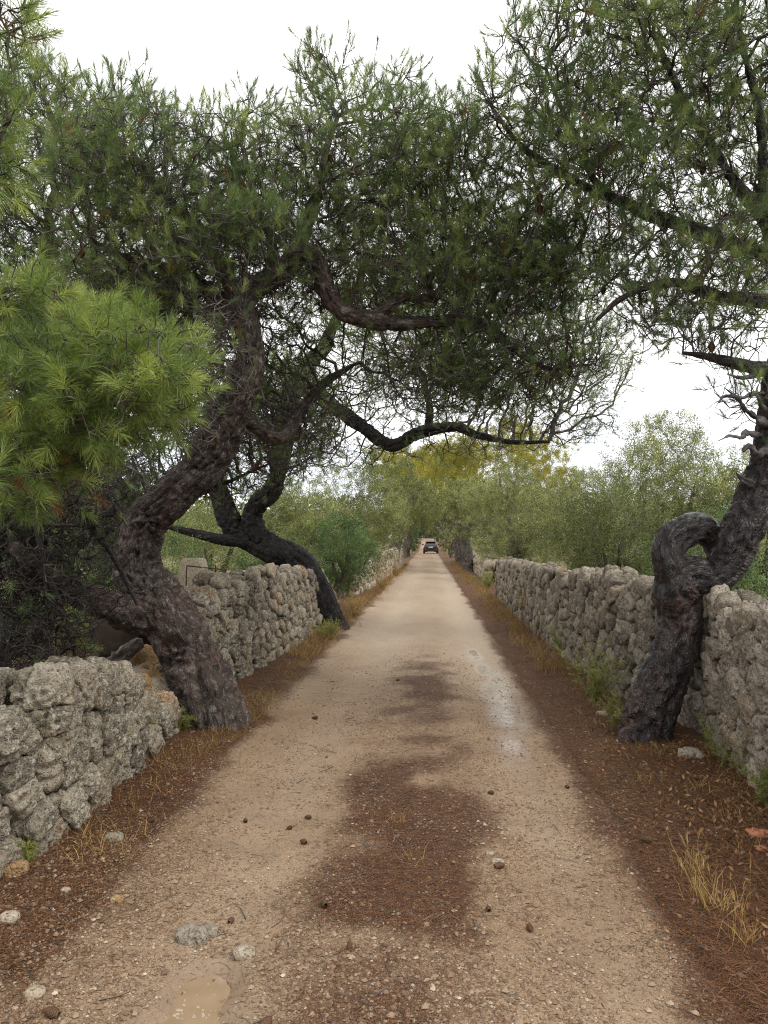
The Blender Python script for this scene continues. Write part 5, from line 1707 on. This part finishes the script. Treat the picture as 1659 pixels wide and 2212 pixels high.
for k, (px, py, s_, mt, lab) in enumerate([
        (245, 1833, 0.045, 'stone', 'white pitted stone lying on the left verge'),
        (415, 2010, 0.055, 'stone_r', 'flat whitish rock showing through the track above the puddle'),
        (450, 2000, 0.040, 'stone_r', 'smaller rock beside the flat one above the puddle'),
        (528, 2040, 0.040, 'stone_far', 'knobbly pale rock to the right of the puddle'),
        (18, 2010, 0.040, 'stone_far', 'grey stone at the left border near the bottom'),
        (140, 1945, 0.022, 'stone_far', 'round pale pebble in the gravel at the left, topmost of three'),
        (252, 1955, 0.030, 'orange_stone', 'yellow chip of stone left of the puddle'),
        (75, 2145, 0.030, 'stone_far', 'pale stone in the gravel heap at the bottom left'),
        (1300, 1553, 0.045, 'stone_far', 'white stone at the foot of the knotted pine'),
        (1640, 1818, 0.06, 'terracotta', 'flat red terracotta shard at the right border'),
        (1645, 1850, 0.035, 'terracotta', 'smaller terracotta shard just below the large one'),
        (1490, 1645, 0.07, 'stone_r', 'grey half buried rock on the right verge under the wall'),
        (1075, 1855, 0.03, 'stone_far', 'whitish stone at the right edge of the centre strip'),
        (1058, 1838, 0.022, 'stone_far', 'small white chip above the whitish stone by the centre strip'),
        (22, 1915, 0.10, 'orange_stone', 'yellow cut stone at the left border below the wall corner')]):
    xx, yy = gx(px, py)
    mb = MB()
    g = np.random.default_rng(980 + k)
    fl = 0.4 if mt != 'terracotta' else 0.18
    rock(mb, np.array([xx, yy, z1(xx, yy) + s_ * fl * 0.35]), np.array([s_ * g.uniform(.9, 1.2), s_ * g.uniform(.7, 1), s_ * fl * 1.4]) * (0.6 if s_ > 0.09 else 1), None, None, 4 if s_ > .05 else 3, 300 + k, 0.5, rough=0.8 if s_ > .03 else .5)
    tag(mb.build('loose_stone', MAT[mt]), lab, 'stone')

# the rubble in the gap behind the big trunk
for k, (px, py, Y, s_, mt, lab) in enumerate([
        (318, 1425, 6.9, 0.15, 'orange_stone', 'upper knobbly orange rock tucked behind the big trunk'),
        (335, 1455, 6.6, 0.12, 'orange_stone', 'middle orange rock in the gap behind the big trunk'),
        (340, 1475, 6.3, 0.12, 'orange_stone', 'lowest rounded orange rock touching the big trunk'),
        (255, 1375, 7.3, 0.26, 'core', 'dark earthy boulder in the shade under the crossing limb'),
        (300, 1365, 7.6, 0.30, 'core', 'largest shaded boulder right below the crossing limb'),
        (275, 1468, 6.2, 0.07, 'orange_stone', 'small orange chip on top of the low wall gap'),
        (300, 1480, 6.1, 0.10, 'orange_stone', 'brown stone resting at the gap beside the big trunk')]):
    c = at(px, py, Y)
    mb = MB()
    g = np.random.default_rng(1010 + k)
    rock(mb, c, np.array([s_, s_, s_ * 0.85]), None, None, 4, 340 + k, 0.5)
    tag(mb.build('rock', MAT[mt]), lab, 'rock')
    zz = z1(c[0], c[1])
    if c[2] - s_ > zz:
        n_ = int((c[2] - zz) / 0.2)
        for q in range(n_ + 1):
            mb2 = MB()
            rock(mb2, np.array([c[0] + g.normal(0, .05), c[1] + 0.1 + g.normal(0, .05), zz + 0.2 * q]), np.array([0.19, 0.19, 0.15]), None, None, 3, 370 + k * 7 + q, 0.4)
            tag(mb2.build('rock', MAT['stone_r']), 'brown rubble rock heaped under the orange rocks behind the big trunk', 'rock', 'rubble behind the big trunk')

# split log leaning in the gap
mb = MB()
limb_tube(mb, np.array([at(200, 1448, 6.6), at(245, 1428, 6.6), at(300, 1385, 6.7)]), np.array([0.065, 0.075, 0.06]), 0.015, 20, 77, 1.2)
mb.add(np.array([at(200, 1448, 6.6) + q for q in ([0, 0, 0], [.02, -.03, .05], [-.02, -.03, .05], [0, -.04, -.05])]), np.array([[0, 1, 2], [0, 2, 3], [0, 3, 1]]))
tag(mb.build('split_log', MAT['bark_olive'], bk=True), 'weathered split log lying in the gap behind the big trunk', 'log')


def block(name, label, c, size, mat, rz, seed):
    """a cut block with worn edges and pitted faces"""
    n = 14
    u = np.linspace(-1, 1, n)
    V, F = [], []
    k0 = 0
    for ax in range(3):
        for sg in (-1, 1):
            A_, B_ = np.meshgrid(u, u)
            p = np.zeros((n * n, 3))
            p[:, ax] = sg
            p[:, (ax + 1) % 3] = A_.ravel()
            p[:, (ax + 2) % 3] = B_.ravel()
            V.append(p)
            i = (np.arange(n - 1)[:, None] * n + np.arange(n - 1)[None]).ravel() + k0
            q = np.stack([i, i + 1, i + n + 1, i + n], 1)
            F.append(q if sg > 0 else q[:, ::-1])
            k0 += n * n
    V = np.concatenate(V)
    V = V / ((np.abs(V) ** 9).sum(1, keepdims=True) ** (1 / 9))
    sz = np.array(size) / 2
    W = V * sz
    W = W + nrm(V) * (0.012 * fbm(W * 9 + seed, 3, seed))[:, None]
    ca, sa = math.cos(rz), math.sin(rz)
    W = np.stack([W[:, 0] * ca - W[:, 1] * sa, W[:, 0] * sa + W[:, 1] * ca, W[:, 2]], 1) + c
    mb = MB()
    mb.add(W, *F)
    return tag(mb.build(name, MAT[mat]), label, 'stone block')


c1 = at(418, 1240, 8.6)
block('stone_post', 'pale cut stone gatepost standing up behind the left wall', (c1[0], 8.6, 0.72), (0.30, 0.30, 1.24), 'ashlar', 0.1, 5)
c2 = at(522, 1240, 9.4)
block('stone_block', 'squat cut stone block on top of the left wall', (c2[0], 9.4, at(522, 1243, 9.4)[2] - 0.10), (0.42, 0.32, 0.32), 'ashlar', 0.15, 6)
mb = MB()
wv = np.array([at(402, 1265, 8.3), at(403, 1230, 8.3), at(404, 1222, 8.3), at(440, 1226, 8.5), at(470, 1229, 8.7), at(488, 1232, 8.9)])
segs(mb, wv[:-1], wv[1:], np.full(5, .007), np.full(5, .007), 6)
segs(mb, wv[5:6], wv[5:6] + np.array([[0, 0, -0.14]]), np.array([.007]), np.array([.007]), 6)
segs(mb, np.array([at(466, 1222, 8.7)]), np.array([at(466, 1240, 8.7)]), np.array([.009]), np.array([.009]), 6)
tag(mb.build('iron_rod', MAT['rust']), 'rusty bent iron rod stretched across the pale gatepost', 'iron rod')

#@@car
# ------------------------------------------------------------------ the black car far down the track
CY = 88.0
CX = 0.19
cz = z1(0.7, CY)
car = empty('car', (CX, CY, cz), 'small black hatchback seen from behind, far down the track under the trees', 'car')


def loft(mb, secs, close=True):
    n = len(secs[0])
    V = np.concatenate([np.asarray(s_, float) for s_ in secs])
    i = np.arange(len(secs) - 1)[:, None] * n + np.arange(n)[None]
    j = np.arange(len(secs) - 1)[:, None] * n + ((np.arange(n) + 1) % n)[None]
    mb.add(V, np.stack([i, j, j + n, i + n], 2).reshape(-1, 4))
    mb.add(np.asarray(secs[0]), np.arange(n)[None, ::-1])
    mb.add(np.asarray(secs[-1]), np.arange(n)[None])


def ringsec(y, zb, zt, wb, wt, e=5.0, n=28):
    th = np.linspace(0, 2 * np.pi, n, endpoint=False)
    c, s_ = np.cos(th), np.sin(th)
    k = (np.abs(c) ** e + np.abs(s_) ** e) ** (-1 / e)
    xx, zz = c * k, s_ * k
    t = (zz + 1) / 2
    return np.stack([CX + xx * (wb * (1 - t) + wt * t) / 2, np.full(n, CY + y), cz + zb + t * (zt - zb)], 1)


mb = MB()
loft(mb, [ringsec(0.0, 0.34, 0.82, 1.62, 1.50), ringsec(0.05, 0.24, 0.96, 1.76, 1.60), ringsec(0.5, 0.20, 1.0, 1.80, 1.66), ringsec(2.2, 0.20, 0.96, 1.80, 1.68), ringsec(3.3, 0.20, 0.9, 1.80, 1.6), ringsec(4.0, 0.24, 0.78, 1.72, 1.4), ringsec(4.15, 0.32, 0.66, 1.5, 1.2)])
loft(mb, [ringsec(0.06, 0.90, 1.0, 1.56, 1.5, 6), ringsec(0.28, 0.92, 1.36, 1.58, 1.24, 6), ringsec(0.55, 0.92, 1.50, 1.60, 1.16, 6), ringsec(1.7, 0.92, 1.52, 1.60, 1.18, 6), ringsec(2.4, 0.92, 1.38, 1.58, 1.2, 6), ringsec(3.1, 0.88, 0.98, 1.5, 1.36, 6)])
mb.build('body', MAT['paint'], car)


def panel(name, pts, mat, t=0.02, parent=car):
    p = np.array([[CX + a_, CY + b_, cz + c_] for a_, b_, c_ in pts])
    q = p + np.array([0, t * 2, 0])
    n = len(p)
    i = np.arange(n)
    mb = MB()
    mb.add(np.concatenate([p, q]), np.arange(n)[None], np.arange(n)[None, ::-1] + n, np.stack([i, i + n, (i + 1) % n + n, (i + 1) % n], 1))
    return mb.build(name, MAT[mat], parent, smooth=False)


panel('rear_window', [(-0.66, 0.10, 1.02), (0.66, 0.10, 1.02), (0.58, 0.30, 1.36), (-0.58, 0.30, 1.36)], 'glass', 0.02)
panel('spoiler', [(-0.58, 0.16, 1.42), (0.58, 0.16, 1.42), (0.56, 0.20, 1.475), (-0.56, 0.20, 1.475)], 'paint', 0.15)
panel('number_plate', [(-0.26, -0.025, 0.72), (0.26, -0.025, 0.72), (0.26, -0.022, 0.84), (-0.26, -0.022, 0.84)], 'plate', 0.01)
for s_ in (-1, 1):
    panel('tail_lamp', [(s_ * 0.78, -0.01, 0.74), (s_ * 0.52, -0.02, 0.78), (s_ * 0.54, 0.0, 0.93), (s_ * 0.77, 0.03, 0.96)][::s_], 'lampred', 0.03)
    panel('reflector', [(s_ * 0.72, -0.01, 0.55), (s_ * 0.52, -0.012, 0.55), (s_ * 0.52, -0.01, 0.59), (s_ * 0.72, -0.008, 0.59)][::s_], 'chrome', 0.02)
panel('bumper', [(-0.80, -0.04, 0.32), (0.80, -0.04, 0.32), (0.80, -0.05, 0.50), (-0.80, -0.05, 0.50)], 'plastic', 0.06)
panel('skid_trim', [(-0.42, -0.06, 0.25), (0.42, -0.06, 0.25), (0.36, -0.055, 0.32), (-0.36, -0.055, 0.32)], 'chrome', 0.02)
for s_ in (-1, 1):
    mb = MB()
    loft(mb, [ringsec(1.98, 1.0, 1.16, 0.20, 0.2, 4, 12) + np.array([s_ * 0.96, 0, 0]), ringsec(2.12, 1.0, 1.17, 0.22, 0.2, 4, 12) + np.array([s_ * 0.95, 0, 0])])
    mb.build('mirror', MAT['paint'], car)
    for yy in (0.72, 3.3):
        th = np.linspace(0, 2 * np.pi, 24, endpoint=False)
        wsec = []
        for (ox, rr) in ((-0.1, 0.20), (-0.11, 0.29), (-0.07, 0.325), (0.07, 0.325), (0.11, 0.29), (0.1, 0.20)):
            wsec.append(np.stack([np.full(24, CX + s_ * 0.79 + ox), CY + yy + rr * np.cos(th), cz + 0.325 + rr * np.sin(th)], 1))
        mb = MB()
        loft(mb, wsec)
        wh = mb.build('wheel', MAT['tyre'], car)
        mb = MB()
        loft(mb, [np.stack([np.full(24, CX + s_ * 0.79 + s_ * ox), CY + yy + rr * np.cos(th), cz + 0.325 + rr * np.sin(th)], 1) for ox, rr in ((0.09, 0.2), (0.115, 0.19), (0.10, 0.05))])
        rm = mb.build('rim', MAT['rim'], wh)
        rm.matrix_parent_inverse = Matrix()
mb = MB()
segs(mb, np.array([[CX, CY + 0.6, cz + 1.5]]), np.array([[CX, CY + 0.35, cz + 1.68]]), np.array([0.008]), np.array([0.004]), 5)
mb.build('aerial', MAT['plastic'], car)
